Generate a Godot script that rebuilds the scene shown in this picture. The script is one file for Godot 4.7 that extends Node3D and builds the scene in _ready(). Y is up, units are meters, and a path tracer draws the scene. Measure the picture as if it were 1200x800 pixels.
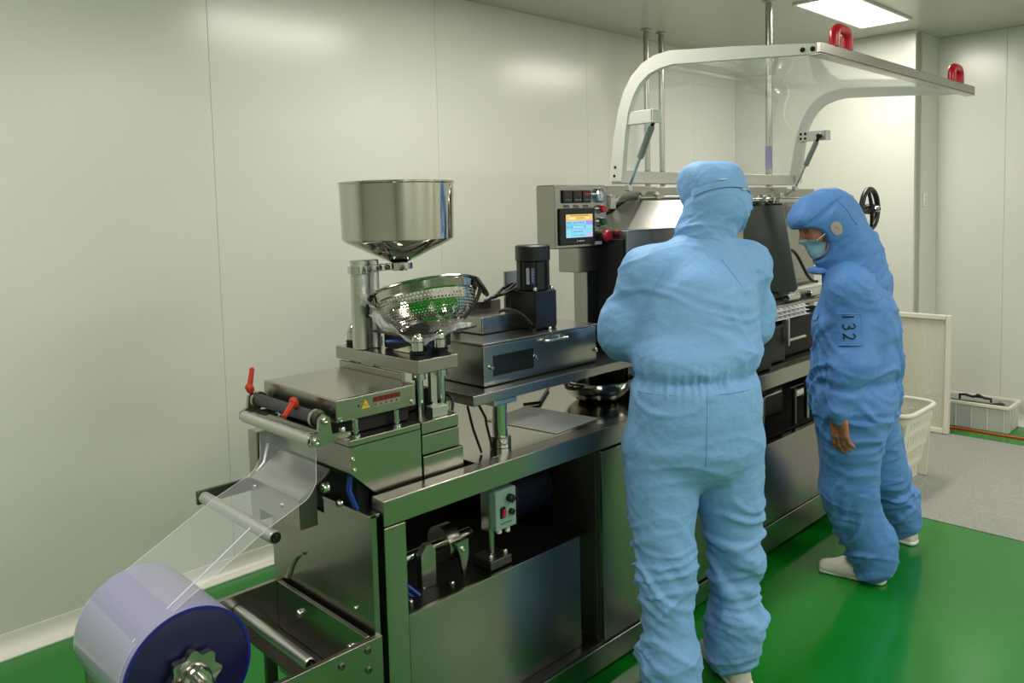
extends Node3D
# A clean room with a blister packing machine and two workers in blue coveralls.
# x runs along the machine, y is up, z points to the operators' side.

const CEIL := 2.73
const BACK := -3.33

var M := {}
var names := {}

# ---------------------------------------------------------------- mesh builder
class MB:
	var v := PackedVector3Array()
	var n := PackedVector3Array()
	var t := PackedVector2Array()

	func tri(a: Vector3, b: Vector3, c: Vector3, na: Vector3, nb: Vector3, nc: Vector3, ua := Vector2.ZERO, ub := Vector2.ZERO, uc := Vector2.ZERO) -> void:
		if (b - a).cross(c - a).dot(na + nb + nc) > 0.0:
			v.append_array(PackedVector3Array([a, c, b])); n.append_array(PackedVector3Array([na, nc, nb])); t.append_array(PackedVector2Array([ua, uc, ub]))
		else:
			v.append_array(PackedVector3Array([a, b, c])); n.append_array(PackedVector3Array([na, nb, nc])); t.append_array(PackedVector2Array([ua, ub, uc]))

	func quad(a: Vector3, b: Vector3, c: Vector3, d: Vector3, na: Vector3, nb: Vector3, nc: Vector3, nd: Vector3) -> void:
		tri(a, b, c, na, nb, nc, Vector2(0, 1), Vector2(1, 1), Vector2(1, 0))
		tri(a, c, d, na, nc, nd, Vector2(0, 1), Vector2(1, 0), Vector2(0, 0))

	func flat(a: Vector3, b: Vector3, c: Vector3, d: Vector3, nn: Vector3) -> void:
		quad(a, b, c, d, nn, nn, nn, nn)

	# box with chamfered edges; centre c, full size s
	func box(c: Vector3, s: Vector3, bev := 0.003, B := Basis.IDENTITY) -> void:
		var h := s * 0.5
		bev = minf(bev, minf(h.x, minf(h.y, h.z)) * 0.95)
		var ax := [Vector3.RIGHT, Vector3.UP, Vector3.BACK]
		var p := {}
		for sx in [-1, 1]:
			for sy in [-1, 1]:
				for sz in [-1, 1]:
					var sg := Vector3(sx, sy, sz)
					for k in 3:
						var q := (h - Vector3(bev, bev, bev))
						q[k] = h[k]
						p[[sx, sy, sz, k]] = c + B * (q * sg)
		for k in 3:
			var i := (k + 1) % 3
			var j := (k + 2) % 3
			for s1 in [-1, 1]:
				var nn: Vector3 = B * (ax[k] * s1)
				var cs := []
				for pr in [[-1, -1], [1, -1], [1, 1], [-1, 1]]:
					var key := [0, 0, 0, k]
					key[k] = s1; key[i] = pr[0]; key[j] = pr[1]
					cs.append(p[key])
				flat(cs[0], cs[1], cs[2], cs[3], nn)
			# edges parallel to axis k
			for si in [-1, 1]:
				for sj in [-1, 1]:
					var ks := []
					for e in [[-1, i], [1, i], [1, j], [-1, j]]:
						var key := [0, 0, 0, e[1]]
						key[k] = e[0]; key[i] = si; key[j] = sj
						ks.append(p[key])
					var ni: Vector3 = B * (ax[i] * si)
					var nj: Vector3 = B * (ax[j] * sj)
					quad(ks[0], ks[1], ks[2], ks[3], ni, ni, nj, nj)
		for sx in [-1, 1]:
			for sy in [-1, 1]:
				for sz in [-1, 1]:
					tri(p[[sx, sy, sz, 0]], p[[sx, sy, sz, 1]], p[[sx, sy, sz, 2]], B.x * sx, B.y * sy, B.z * sz)

	func span(a: Vector3, b: Vector3, bev := 0.003) -> void:
		box((a + b) * 0.5, (b - a).abs(), bev)

	# profile of (radius, height along axis)
	func lathe(prof: Array, at: Vector3, axis: Vector3, seg := 24, smooth := true) -> void:
		var w := axis.normalized()
		var u := w.cross(Vector3.UP if absf(w.y) < 0.9 else Vector3.RIGHT).normalized()
		var q := w.cross(u)
		var m := prof.size()
		var fn := []
		for i in m - 1:
			var d: Vector2 = prof[i + 1] - prof[i]
			fn.append(Vector2(d.y, -d.x).normalized())
		for i in m - 1:
			var p0: Vector2 = prof[i]
			var p1: Vector2 = prof[i + 1]
			if p0.distance_squared_to(p1) < 1e-12: continue
			var n0: Vector2 = fn[i]
			var n1: Vector2 = fn[i]
			if smooth and i > 0 and fn[i - 1].dot(fn[i]) > 0.75: n0 = (fn[i - 1] + fn[i]).normalized()
			if smooth and i < m - 2 and fn[i + 1].dot(fn[i]) > 0.75: n1 = (fn[i + 1] + fn[i]).normalized()
			for s in seg:
				var a0 := TAU * s / seg
				var a1 := TAU * (s + 1) / seg
				var r0 := u * cos(a0) + q * sin(a0)
				var r1 := u * cos(a1) + q * sin(a1)
				var A := at + r0 * p0.x + w * p0.y
				var Bp := at + r1 * p0.x + w * p0.y
				var Cp := at + r1 * p1.x + w * p1.y
				var D := at + r0 * p1.x + w * p1.y
				var nA := r0 * n0.x + w * n0.y
				var nB := r1 * n0.x + w * n0.y
				var nC := r1 * n1.x + w * n1.y
				var nD := r0 * n1.x + w * n1.y
				if p0.x < 1e-6: tri(A, Cp, D, w * n0.y, nC, nD)
				elif p1.x < 1e-6: tri(A, Bp, Cp, nA, nB, w * n1.y)
				else: quad(A, Bp, Cp, D, nA, nB, nC, nD)

	func cyl(a: Vector3, b: Vector3, r: float, seg := 20, bev := 0.002) -> void:
		var l := a.distance_to(b)
		bev = minf(bev, minf(r, l * 0.5) * 0.6)
		lathe([Vector2(0, 0), Vector2(r - bev, 0), Vector2(r, bev), Vector2(r, l - bev), Vector2(r - bev, l), Vector2(0, l)], a, b - a, seg)

	# flat ring or closed pipe wall
	func ring(a: Vector3, b: Vector3, r0: float, r1: float, seg := 24) -> void:
		var l := a.distance_to(b)
		lathe([Vector2(r0, 0), Vector2(r1, 0), Vector2(r1, l), Vector2(r0, l), Vector2(r0, 0)], a, b - a, seg)

	func tube(pts: Array, r: float, seg := 8, r_end := -1.0) -> void:
		var m := pts.size()
		var up := Vector3.UP
		var d0: Vector3 = (pts[1] - pts[0]).normalized()
		if absf(d0.dot(up)) > 0.9: up = Vector3.RIGHT
		var u := d0.cross(up).normalized()
		var rings := []
		var nrm := []
		for i in m:
			var d: Vector3
			if i == 0: d = pts[1] - pts[0]
			elif i == m - 1: d = pts[i] - pts[i - 1]
			else: d = (pts[i + 1] - pts[i]).normalized() + (pts[i] - pts[i - 1]).normalized()
			d = d.normalized()
			u = (u - d * u.dot(d)).normalized()
			var w := d.cross(u)
			var rr := r if r_end < 0.0 else lerpf(r, r_end, float(i) / (m - 1))
			var R := []
			var N := []
			for s in seg:
				var a := TAU * s / seg
				var o := u * cos(a) + w * sin(a)
				R.append(pts[i] + o * rr); N.append(o)
			rings.append(R); nrm.append(N)
		for i in m - 1:
			for s in seg:
				var s2 := (s + 1) % seg
				quad(rings[i][s], rings[i][s2], rings[i + 1][s2], rings[i + 1][s], nrm[i][s], nrm[i][s2], nrm[i + 1][s2], nrm[i + 1][s])
		for e in [[0, -1.0], [m - 1, 1.0]]:
			var i: int = e[0]
			var dd: Vector3 = ((pts[1] - pts[0]) if i == 0 else (pts[m - 1] - pts[m - 2])).normalized() * e[1]
			for s in seg:
				tri(pts[i], rings[i][s], rings[i][(s + 1) % seg], dd, dd, dd)

	# polygon in the plane (o, ux, uy), thickened by depth along uz = ux x uy
	func prism(poly: PackedVector2Array, o: Vector3, ux: Vector3, uy: Vector3, depth: float, round_deg := 0.0) -> void:
		var uz := ux.cross(uy).normalized()
		if Geometry2D.is_polygon_clockwise(poly): poly.reverse()
		var id := Geometry2D.triangulate_polygon(poly)
		for k in range(0, id.size(), 3):
			var a := poly[id[k]]; var b := poly[id[k + 1]]; var c := poly[id[k + 2]]
			var A := o + ux * a.x + uy * a.y; var B := o + ux * b.x + uy * b.y; var Cc := o + ux * c.x + uy * c.y
			tri(A, B, Cc, -uz, -uz, -uz)
			tri(A + uz * depth, B + uz * depth, Cc + uz * depth, uz, uz, uz)
		var m := poly.size()
		var en := []
		for i in m:
			var d := poly[(i + 1) % m] - poly[i]
			var q := Vector2(d.y, -d.x).normalized()
			en.append(ux * q.x + uy * q.y)
		for i in m:
			var a := poly[i]; var b := poly[(i + 1) % m]
			var A := o + ux * a.x + uy * a.y; var B := o + ux * b.x + uy * b.y
			var n0: Vector3 = en[i]; var n1: Vector3 = en[i]
			var lim := cos(deg_to_rad(round_deg))
			if round_deg > 0.0:
				if en[(i + m - 1) % m].dot(en[i]) > lim: n0 = (en[(i + m - 1) % m] + en[i]).normalized()
				if en[(i + 1) % m].dot(en[i]) > lim: n1 = (en[(i + 1) % m] + en[i]).normalized()
			quad(A, B, B + uz * depth, A + uz * depth, n0, n1, n1, n0)

	# smooth grid of points rows x cols
	func grid(rows: Array, thick := 0.0) -> void:
		var R := rows.size()
		var Cn: int = rows[0].size()
		var nn := []
		for i in R:
			var L := []
			for j in Cn:
				var du: Vector3 = rows[i][mini(j + 1, Cn - 1)] - rows[i][maxi(j - 1, 0)]
				var dv: Vector3 = rows[mini(i + 1, R - 1)][j] - rows[maxi(i - 1, 0)][j]
				L.append(du.cross(dv).normalized())
			nn.append(L)
		for i in R - 1:
			for j in Cn - 1:
				quad(rows[i][j], rows[i][j + 1], rows[i + 1][j + 1], rows[i + 1][j], nn[i][j], nn[i][j + 1], nn[i + 1][j + 1], nn[i + 1][j])
				if thick > 0.0:
					quad(rows[i][j] - nn[i][j] * thick, rows[i][j + 1] - nn[i][j + 1] * thick, rows[i + 1][j + 1] - nn[i + 1][j + 1] * thick, rows[i + 1][j] - nn[i + 1][j] * thick, -nn[i][j], -nn[i][j + 1], -nn[i + 1][j + 1], -nn[i + 1][j])

	func mesh() -> ArrayMesh:
		var a := []
		a.resize(Mesh.ARRAY_MAX)
		a[Mesh.ARRAY_VERTEX] = v; a[Mesh.ARRAY_NORMAL] = n; a[Mesh.ARRAY_TEX_UV] = t
		var m := ArrayMesh.new()
		m.add_surface_from_arrays(Mesh.PRIMITIVE_TRIANGLES, a)
		return m

# ---------------------------------------------------------------- blended bodies
class Field:
	var o := Vector3.ZERO
	var nx := 0
	var ny := 0
	var nz := 0
	var cell := 0.01
	var d := PackedFloat32Array()
	var prims := []

	func add(a: Vector3, b: Vector3, ra: float, rb: float, k := 0.03, fdir := Vector3.ZERO, f := 1.0) -> void:
		prims.append([a, b, ra, rb, k, fdir.normalized(), f, 1.0])

	func carve(a: Vector3, b: Vector3, ra: float, rb: float, k := 0.01, fdir := Vector3.ZERO, f := 1.0) -> void:
		prims.append([a, b, ra, rb, k, fdir.normalized(), f, -1.0])

	func build(c: float) -> void:
		cell = c
		var lo := Vector3(1e9, 1e9, 1e9)
		var hi := -lo
		for p in prims:
			if p[7] < 0.0: continue
			var r: float = maxf(p[2], p[3]) * maxf(1.0, p[6]) + c * 3.0
			var rv := Vector3(r, r, r)
			lo = lo.min(p[0] - rv).min(p[1] - rv)
			hi = hi.max(p[0] + rv).max(p[1] + rv)
		o = lo
		var s := (hi - lo) / c
		nx = int(s.x) + 2; ny = int(s.y) + 2; nz = int(s.z) + 2
		d.resize(nx * ny * nz)
		d.fill(1.0)
		for p in prims: stamp(p)

	func stamp(p: Array) -> void:
		var a: Vector3 = p[0]
		var ba: Vector3 = p[1] - a
		var ra: float = p[2]
		var dr: float = p[3] - ra
		var k: float = p[4]
		var fd: Vector3 = p[5]
		var g: float = 1.0 - 1.0 / float(p[6])
		var neg: bool = p[7] < 0.0
		var r: float = maxf(p[2], p[3]) * maxf(1.0, p[6]) + k + cell * 2.5
		var rv := Vector3(r, r, r)
		var lo := ((a.min(p[1]) - rv - o) / cell).floor()
		var hi := ((a.max(p[1]) + rv - o) / cell).ceil()
		var sc: float = minf(1.0, p[6])
		ba -= fd * ba.dot(fd) * g
		var bb := maxf(ba.length_squared(), 1e-9)
		var x0 := maxi(0, int(lo.x)); var x1 := mini(nx - 1, int(hi.x))
		var y0 := maxi(0, int(lo.y)); var y1 := mini(ny - 1, int(hi.y))
		var z0 := maxi(0, int(lo.z)); var z1 := mini(nz - 1, int(hi.z))
		var fl: bool = absf(g) > 1e-6
		for z in range(z0, z1 + 1):
			for y in range(y0, y1 + 1):
				var at := (z * ny + y) * nx
				for x in range(x0, x1 + 1):
					var q := o + Vector3(x, y, z) * cell - a
					if fl: q -= fd * q.dot(fd) * g
					var h := clampf(q.dot(ba) / bb, 0.0, 1.0)
					var e := ((q - ba * h).length() - ra - dr * h) * sc
					var old := d[at + x]
					if neg:
						e = -e
						var w := maxf(k - absf(e - old), 0.0) / k
						d[at + x] = maxf(e, old) + w * w * k * 0.25
					else:
						var w := maxf(k - absf(e - old), 0.0) / k
						d[at + x] = minf(e, old) - w * w * k * 0.25

	func value(p: Vector3) -> float:
		var q := (p - o) / cell
		var f := q.floor()
		var x := int(f.x); var y := int(f.y); var z := int(f.z)
		if x < 0 or y < 0 or z < 0 or x > nx - 2 or y > ny - 2 or z > nz - 2: return 1.0
		q -= f
		var i := (z * ny + y) * nx + x
		var s := nx * ny
		var c0 := lerpf(lerpf(d[i], d[i + 1], q.x), lerpf(d[i + nx], d[i + nx + 1], q.x), q.y)
		var c1 := lerpf(lerpf(d[i + s], d[i + s + 1], q.x), lerpf(d[i + s + nx], d[i + s + nx + 1], q.x), q.y)
		return lerpf(c0, c1, q.z)

	# first point inside the body on the way from p along dir
	func hit(p: Vector3, dir: Vector3, far := 0.6) -> Vector3:
		var s := 0.0
		while s < far:
			var e := value(p + dir * s)
			if e < 0.0006: return p + dir * s
			s += clampf(e * 0.7, 0.0008, 0.02)
		return p + dir * far

	func surface(disp = null, smooth_passes := 1) -> ArrayMesh:
		var V := PackedVector3Array()
		var id := PackedInt32Array()
		id.resize(d.size())
		id.fill(-1)
		var s := nx * ny
		var offs := [0, 1, nx, nx + 1, s, s + 1, s + nx, s + nx + 1]
		var cp := [Vector3(0, 0, 0), Vector3(1, 0, 0), Vector3(0, 1, 0), Vector3(1, 1, 0), Vector3(0, 0, 1), Vector3(1, 0, 1), Vector3(0, 1, 1), Vector3(1, 1, 1)]
		var edges := [[0, 1], [2, 3], [4, 5], [6, 7], [0, 2], [1, 3], [4, 6], [5, 7], [0, 4], [1, 5], [2, 6], [3, 7]]
		var cells := PackedInt32Array()
		var lim := cell * 1.8
		for z in nz - 1:
			for y in ny - 1:
				var row := (z * ny + y) * nx
				for x in nx - 1:
					var i := row + x
					if absf(d[i]) > lim: continue
					var neg := 0
					for c in 8:
						if d[i + offs[c]] < 0.0: neg += 1
					if neg == 0 or neg == 8: continue
					var sum := Vector3.ZERO
					var cnt := 0
					for e in edges:
						var da: float = d[i + offs[e[0]]]
						var db: float = d[i + offs[e[1]]]
						if (da < 0.0) != (db < 0.0):
							sum += cp[e[0]].lerp(cp[e[1]], da / (da - db))
							cnt += 1
					id[i] = V.size()
					cells.append(i)
					V.append(o + (Vector3(x, y, z) + sum / cnt) * cell)
		var F := PackedInt32Array()
		for i in cells:
			# edge along x: cells sharing it lie at -y, -z
			for e in [[1, nx, s], [nx, s, 1], [s, 1, nx]]:
				var a0 := d[i]
				var a1: float = d[i + e[0]]
				if (a0 < 0.0) == (a1 < 0.0): continue
				var q0: int = id[i]
				var q1: int = id[i - e[1]]
				var q2: int = id[i - e[1] - e[2]]
				var q3: int = id[i - e[2]]
				if q1 < 0 or q2 < 0 or q3 < 0: continue
				if a0 < 0.0: F.append_array(PackedInt32Array([q0, q2, q1, q0, q3, q2]))
				else: F.append_array(PackedInt32Array([q0, q1, q2, q0, q2, q3]))
		for pass_no in smooth_passes:
			var S := PackedVector3Array(); S.resize(V.size())
			var K := PackedInt32Array(); K.resize(V.size())
			for k in range(0, F.size(), 3):
				for m in 3:
					var a := F[k + m]
					var b := F[k + (m + 1) % 3]
					S[a] += V[b]; K[a] += 1
			for k in V.size():
				if K[k] > 0: V[k] = V[k].lerp(S[k] / K[k], 0.5)
		var N := normals(V, F)
		if disp != null:
			for k in V.size(): V[k] += N[k] * disp.call(V[k], N[k])
			N = normals(V, F)
		var arr := []
		arr.resize(Mesh.ARRAY_MAX)
		arr[Mesh.ARRAY_VERTEX] = V; arr[Mesh.ARRAY_NORMAL] = N; arr[Mesh.ARRAY_INDEX] = F
		var am := ArrayMesh.new()
		am.add_surface_from_arrays(Mesh.PRIMITIVE_TRIANGLES, arr)
		return am

	func normals(V: PackedVector3Array, F: PackedInt32Array) -> PackedVector3Array:
		var N := PackedVector3Array()
		N.resize(V.size())
		for k in range(0, F.size(), 3):
			var a := F[k]; var b := F[k + 1]; var c := F[k + 2]
			var f := (V[c] - V[a]).cross(V[b] - V[a])
			N[a] += f; N[b] += f; N[c] += f
		for k in N.size(): N[k] = N[k].normalized()
		return N

# ---------------------------------------------------------------- scene helpers
func numbered(called: String) -> String:
	var k: int = names.get(called, 0)
	names[called] = k + 1
	return called if k == 0 else "%s_%03d" % [called, k]

func part(called: String, b, m: Material, parent: Node) -> MeshInstance3D:
	var o := MeshInstance3D.new()
	o.name = called
	o.mesh = b if b is Mesh else b.mesh()
	o.material_override = m
	parent.add_child(o, true)
	return o

func thing(called: String, label: String, category: String, at := Vector3.ZERO, group := "") -> Node3D:
	var o := Node3D.new()
	o.name = numbered(called)
	o.position = at
	add_child(o)
	o.set_meta("label", label)
	o.set_meta("category", category)
	if group: o.set_meta("group", group)
	return o

func single(called: String, b, m: Material, label: String, category: String, group := "") -> MeshInstance3D:
	var o := MeshInstance3D.new()
	o.name = numbered(called)
	o.mesh = b if b is Mesh else b.mesh()
	o.material_override = m
	add_child(o)
	o.set_meta("label", label)
	o.set_meta("category", category)
	if group: o.set_meta("group", group)
	return o

func struct(called: String, b, m: Material, label: String) -> MeshInstance3D:
	var o := single(called, b, m, label, called.get_slice("_", 0))
	o.set_meta("kind", "structure")
	return o

func noise_tex(freq: float, size := 256, octaves := 4, lo := 0.0, hi := 1.0, as_normal := false, bump := 4.0, sd := 1) -> NoiseTexture2D:
	var f := FastNoiseLite.new()
	f.seed = sd
	f.noise_type = FastNoiseLite.TYPE_SIMPLEX_SMOOTH
	f.frequency = freq
	f.fractal_octaves = octaves
	var t := NoiseTexture2D.new()
	t.width = size; t.height = size
	t.seamless = true
	t.noise = f
	if as_normal:
		t.as_normal_map = true
		t.bump_strength = bump
	else:
		var g := Gradient.new()
		g.set_color(0, Color(lo, lo, lo)); g.set_color(1, Color(hi, hi, hi))
		t.color_ramp = g
	return t

func mat(c: Color, rough := 0.5, metal := 0.0, spec := 0.5) -> StandardMaterial3D:
	var m := StandardMaterial3D.new()
	m.albedo_color = c
	m.roughness = rough
	m.metallic = metal
	m.metallic_specular = spec
	return m

func brushed(c: Color, lo: float, hi: float, scale: Vector3, sd := 3) -> StandardMaterial3D:
	var m := mat(c, 1.0, 1.0)
	m.roughness = (lo + hi) * 0.5
	if scale.x > 5.0:
		m.roughness = 1.0
		m.roughness_texture = noise_tex(0.03, 256, 5, lo, hi, false, 4.0, sd)
		m.uv1_triplanar = true
		m.uv1_world_triplanar = true
		m.uv1_scale = scale
	return m

func make_materials() -> void:
	M.wall = mat(Color(0.825, 0.828, 0.795), 0.30, 0.0, 0.5)
	M.wall.roughness = 0.24
	M.ceiling = mat(Color(0.76, 0.755, 0.72), 0.32)
	M.trim = mat(Color(0.88, 0.87, 0.84), 0.35)
	M.seam = mat(Color(0.80, 0.80, 0.76), 0.5)
	M.green = mat(Color(0.07, 0.46, 0.125), 1.0, 0.0, 0.5)
	M.green.roughness_texture = noise_tex(0.008, 256, 4, 0.10, 0.24)
	M.green.uv1_triplanar = true
	M.green.uv1_world_triplanar = true
	M.green.uv1_scale = Vector3(0.7, 0.7, 0.7)
	M.green.normal_enabled = true
	M.green.normal_texture = noise_tex(0.012, 256, 2, 0, 1, true, 1.2, 9)
	M.green.normal_scale = 0.05
	M.vinyl = mat(Color(0.60, 0.60, 0.585), 0.42)
	M.vinyl.heightmap_enabled = false
	M.vinyl.normal_enabled = true
	M.vinyl.normal_texture = noise_tex(0.05, 256, 3, 0, 1, true, 6.0, 21)
	M.vinyl.normal_scale = 0.7
	M.vinyl.uv1_triplanar = true
	M.vinyl.uv1_world_triplanar = true
	M.vinyl.uv1_scale = Vector3(2.6, 2.6, 2.6)
	M.steel = brushed(Color(0.66, 0.65, 0.625), 0.19, 0.29, Vector3(1.5, 6, 1.5), 3)
	M.panel = brushed(Color(0.62, 0.61, 0.585), 0.24, 0.28, Vector3(2, 0.25, 2), 11)
	M.panel.anisotropy_enabled = true
	M.panel.anisotropy = -0.6
	M.table = mat(Color(0.70, 0.69, 0.66), 0.15, 1.0)
	M.steel_dark = brushed(Color(0.42, 0.41, 0.39), 0.3, 0.5, Vector3(3, 3, 3), 15)
	M.polish = mat(Color(0.76, 0.75, 0.72), 0.07, 1.0)
	M.chrome = mat(Color(0.80, 0.80, 0.79), 0.12, 1.0)
	M.alu = mat(Color(0.80, 0.80, 0.79), 0.38, 1.0)
	M.white_metal = mat(Color(0.83, 0.83, 0.81), 0.35, 0.0)
	M.black = mat(Color(0.055, 0.055, 0.06), 0.42)
	M.black_matt = mat(Color(0.035, 0.035, 0.038), 0.7)
	M.iron = mat(Color(0.13, 0.125, 0.12), 0.45, 0.7)
	M.navy = mat(Color(0.05, 0.055, 0.09), 0.35)
	M.rubber = mat(Color(0.20, 0.20, 0.215), 0.5)
	M.red = mat(Color(0.72, 0.05, 0.14), 0.25)
	M.lever_red = mat(Color(0.74, 0.20, 0.14), 0.4)
	M.green_btn = mat(Color(0.03, 0.30, 0.16), 0.3)
	M.blue_hose = mat(Color(0.06, 0.25, 0.60), 0.3)
	M.cable = mat(Color(0.03, 0.03, 0.03), 0.45)
	M.orange = mat(Color(0.85, 0.22, 0.08), 0.5)
	M.plastic = mat(Color(0.86, 0.85, 0.79), 0.42)
	M.plastic.backlight_enabled = true
	M.plastic.backlight = Color(0.25, 0.25, 0.22)
	M.paper = mat(Color(0.86, 0.86, 0.86), 0.8)
	M.board = mat(Color(0.50, 0.60, 0.56), 0.4)
	M.skin = mat(Color(0.66, 0.43, 0.32), 0.5)
	M.skin.subsurf_scatter_enabled = true
	M.skin.subsurf_scatter_strength = 0.15
	M.hair = mat(Color(0.03, 0.025, 0.022), 0.5)
	M.mask = mat(Color(0.56, 0.71, 0.79), 0.75)
	M.shoe = mat(Color(0.80, 0.78, 0.74), 0.55)
	M.ink = mat(Color(0.04, 0.05, 0.12), 0.6)
	M.cloth = cloth(Color(0.47, 0.655, 0.86))
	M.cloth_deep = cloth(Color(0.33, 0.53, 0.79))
	var a := mat(Color(0.95, 0.95, 0.98, 0.25), 0.05)
	a.transparency = BaseMaterial3D.TRANSPARENCY_ALPHA
	M.acrylic = a
	var f := mat(Color(0.92, 0.92, 0.97, 0.14), 0.16)
	f.transparency = BaseMaterial3D.TRANSPARENCY_ALPHA
	M.film = f
	var bg := mat(Color(0.92, 0.92, 0.92, 0.42), 0.25)
	bg.transparency = BaseMaterial3D.TRANSPARENCY_ALPHA
	M.bag = bg
	var cb := mat(Color(0.88, 0.89, 0.88, 0.45), 0.3)
	cb.transparency = BaseMaterial3D.TRANSPARENCY_ALPHA
	M.clear_bin = cb

func cloth(c: Color) -> StandardMaterial3D:
	var m := mat(c, 0.62, 0.0, 0.4)
	m.normal_enabled = true
	m.normal_texture = noise_tex(0.02, 256, 5, 0, 1, true, 9.0, 33)
	m.normal_scale = 0.38
	m.uv1_triplanar = true
	m.uv1_scale = Vector3(3.2, 2.4, 3.2)
	m.rim_enabled = true
	m.rim = 0.25
	m.rim_tint = 0.4
	return m

# ---------------------------------------------------------------- set-up
func _ready() -> void:
	make_materials()
	set_camera()
	set_light()
	build_room()
	build_machine()
	build_feeder()
	build_unwinder()
	build_loose_things()
	build_people()

func set_camera() -> void:
	var cam := Camera3D.new()
	cam.name = "camera"
	var right := Vector3(0.71177, -0.02433, 0.70199)
	var back := Vector3(-0.69906, 0.07303, 0.71133).normalized()
	right = (right - back * right.dot(back)).normalized()
	var up := back.cross(right)
	cam.transform = Transform3D(Basis(right, up, back), Vector3(0, 1.58, 0))
	cam.projection = Camera3D.PROJECTION_FRUSTUM
	cam.near = 0.05
	cam.far = 60.0
	cam.size = 0.05 * 800.0 / 932.2
	cam.frustum_offset = Vector2(0.0, -0.05 * 86.7 / 932.2)
	cam.current = true
	add_child(cam)

func set_light() -> void:
	var env := Environment.new()
	env.background_mode = Environment.BG_COLOR
	env.background_color = Color(0.5, 0.5, 0.5)
	env.tonemap_mode = Environment.TONE_MAPPER_LINEAR
	env.tonemap_exposure = 1.1
	env.sdfgi_enabled = true
	env.ssao_enabled = true
	env.ssil_enabled = true
	var we := WorldEnvironment.new()
	we.name = "environment"
	we.environment = env
	add_child(we)
	# LED panels set in the ceiling
	var glow := mat(Color(1, 1, 1), 0.5)
	glow.emission_enabled = true
	glow.emission = Color(1.0, 0.985, 0.94)
	glow.emission_energy_multiplier = 4.0
	var frame := mat(Color(0.85, 0.85, 0.83), 0.4)
	for pos in [[4.97, -2.03], [2.47, -2.12], [-0.1, -2.1], [4.97, 0.45], [2.35, 0.45], [-0.1, 0.45], [4.97, 2.4], [2.35, 2.4], [-0.1, 2.4]]:
		var lab := "lit white LED ceiling panel above the wall streak at the reel end"
		if pos[0] < 0.0: lab = "lit white LED ceiling panel far left of the reel end"
		if pos[0] > 4.0 and pos[1] < -1.0: lab = "bright rectangular LED ceiling panel above the raised clear guard"
		elif pos[1] > 0.0: lab = "lit white LED ceiling panel in the %s row behind the machine operators, %s" % ["near" if pos[1] < 1.0 else "last", "left" if pos[0] < 0.0 else ("middle" if pos[0] < 4.0 else "right")]
		var t := thing("ceiling_light", lab, "ceiling light", Vector3(pos[0], CEIL, pos[1]), "LED panels set in the ceiling")
		var b := MB.new()
		b.span(Vector3(-0.485, -0.014, -0.165), Vector3(0.485, -0.001, -0.148), 0.002)
		b.span(Vector3(-0.485, -0.014, 0.148), Vector3(0.485, -0.001, 0.165), 0.002)
		b.span(Vector3(-0.485, -0.014, -0.148), Vector3(-0.468, -0.001, 0.148), 0.002)
		b.span(Vector3(0.468, -0.014, -0.148), Vector3(0.485, -0.001, 0.148), 0.002)
		part("frame", b, frame, t)
		b = MB.new()
		b.span(Vector3(-0.468, -0.010, -0.148), Vector3(0.468, -0.002, 0.148), 0.001)
		part("lamp_diffuser", b, glow, t)
		var l := AreaLight3D.new()
		l.name = "panel_light"
		l.area_size = Vector2(0.93, 0.29)
		l.light_energy = 2.4
		l.light_color = Color(1.0, 0.985, 0.94)
		l.area_range = 12.0
		l.area_attenuation = 2.0
		l.shadow_enabled = true
		l.position = Vector3(0, -0.018, 0)
		l.rotation = Vector3(-PI / 2, 0, 0)
		t.add_child(l)

# ---------------------------------------------------------------- the room
# wall of upright panels from a to b (floor points), panels grow to the side of out
func panel_wall(called: String, label: String, a: Vector3, b: Vector3, out: Vector3, cuts: Array) -> void:
	var d := (b - a).normalized()
	var L := a.distance_to(b)
	var B := Basis(d, Vector3.UP, d.cross(Vector3.UP))
	var root := Node3D.new()
	root.name = called
	add_child(root)
	root.set_meta("kind", "structure")
	root.set_meta("label", label)
	root.set_meta("category", "wall")
	var core := MB.new()
	core.box((a + b) * 0.5 - out * 0.075 + Vector3(0, CEIL * 0.5, 0), Vector3(L, CEIL, 0.10), 0.001, B)
	part("core", core, M.seam, root)
	var e := [0.0] + cuts + [L]
	for i in e.size() - 1:
		var m := MB.new()
		var w: float = e[i + 1] - e[i] - 0.0010
		var c = a + d * (e[i] + e[i + 1]) * 0.5 - out * 0.0125 + Vector3(0, CEIL * 0.5, 0)
		m.box(c, Vector3(w, CEIL - 0.002, 0.025), 0.001, B)
		part("wall_panel", m, M.wall, root)

func cove(called: String, label: String, a: Vector3, b: Vector3, out: Vector3) -> void:
	# rounded white skirting between floor and wall
	var poly := PackedVector2Array([Vector2(0, 0), Vector2(0.055, 0), Vector2(0.055, 0.004)])
	for k in 7:
		var t := PI / 2 * k / 6.0
		poly.append(Vector2(0.055 - 0.05 * sin(t), 0.055 - 0.05 * cos(t)))
	poly.append(Vector2(0.004, 0.075)); poly.append(Vector2(0, 0.075))
	var m := MB.new()
	var d := (b - a).normalized()
	var uy := Vector3.UP
	var flip := out.cross(uy).dot(d) < 0.0
	m.prism(poly, b if flip else a, out, uy, a.distance_to(b), 40.0)
	var o := struct(called, m, M.trim, label)
	o.set_meta("category", "skirting")

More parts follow.
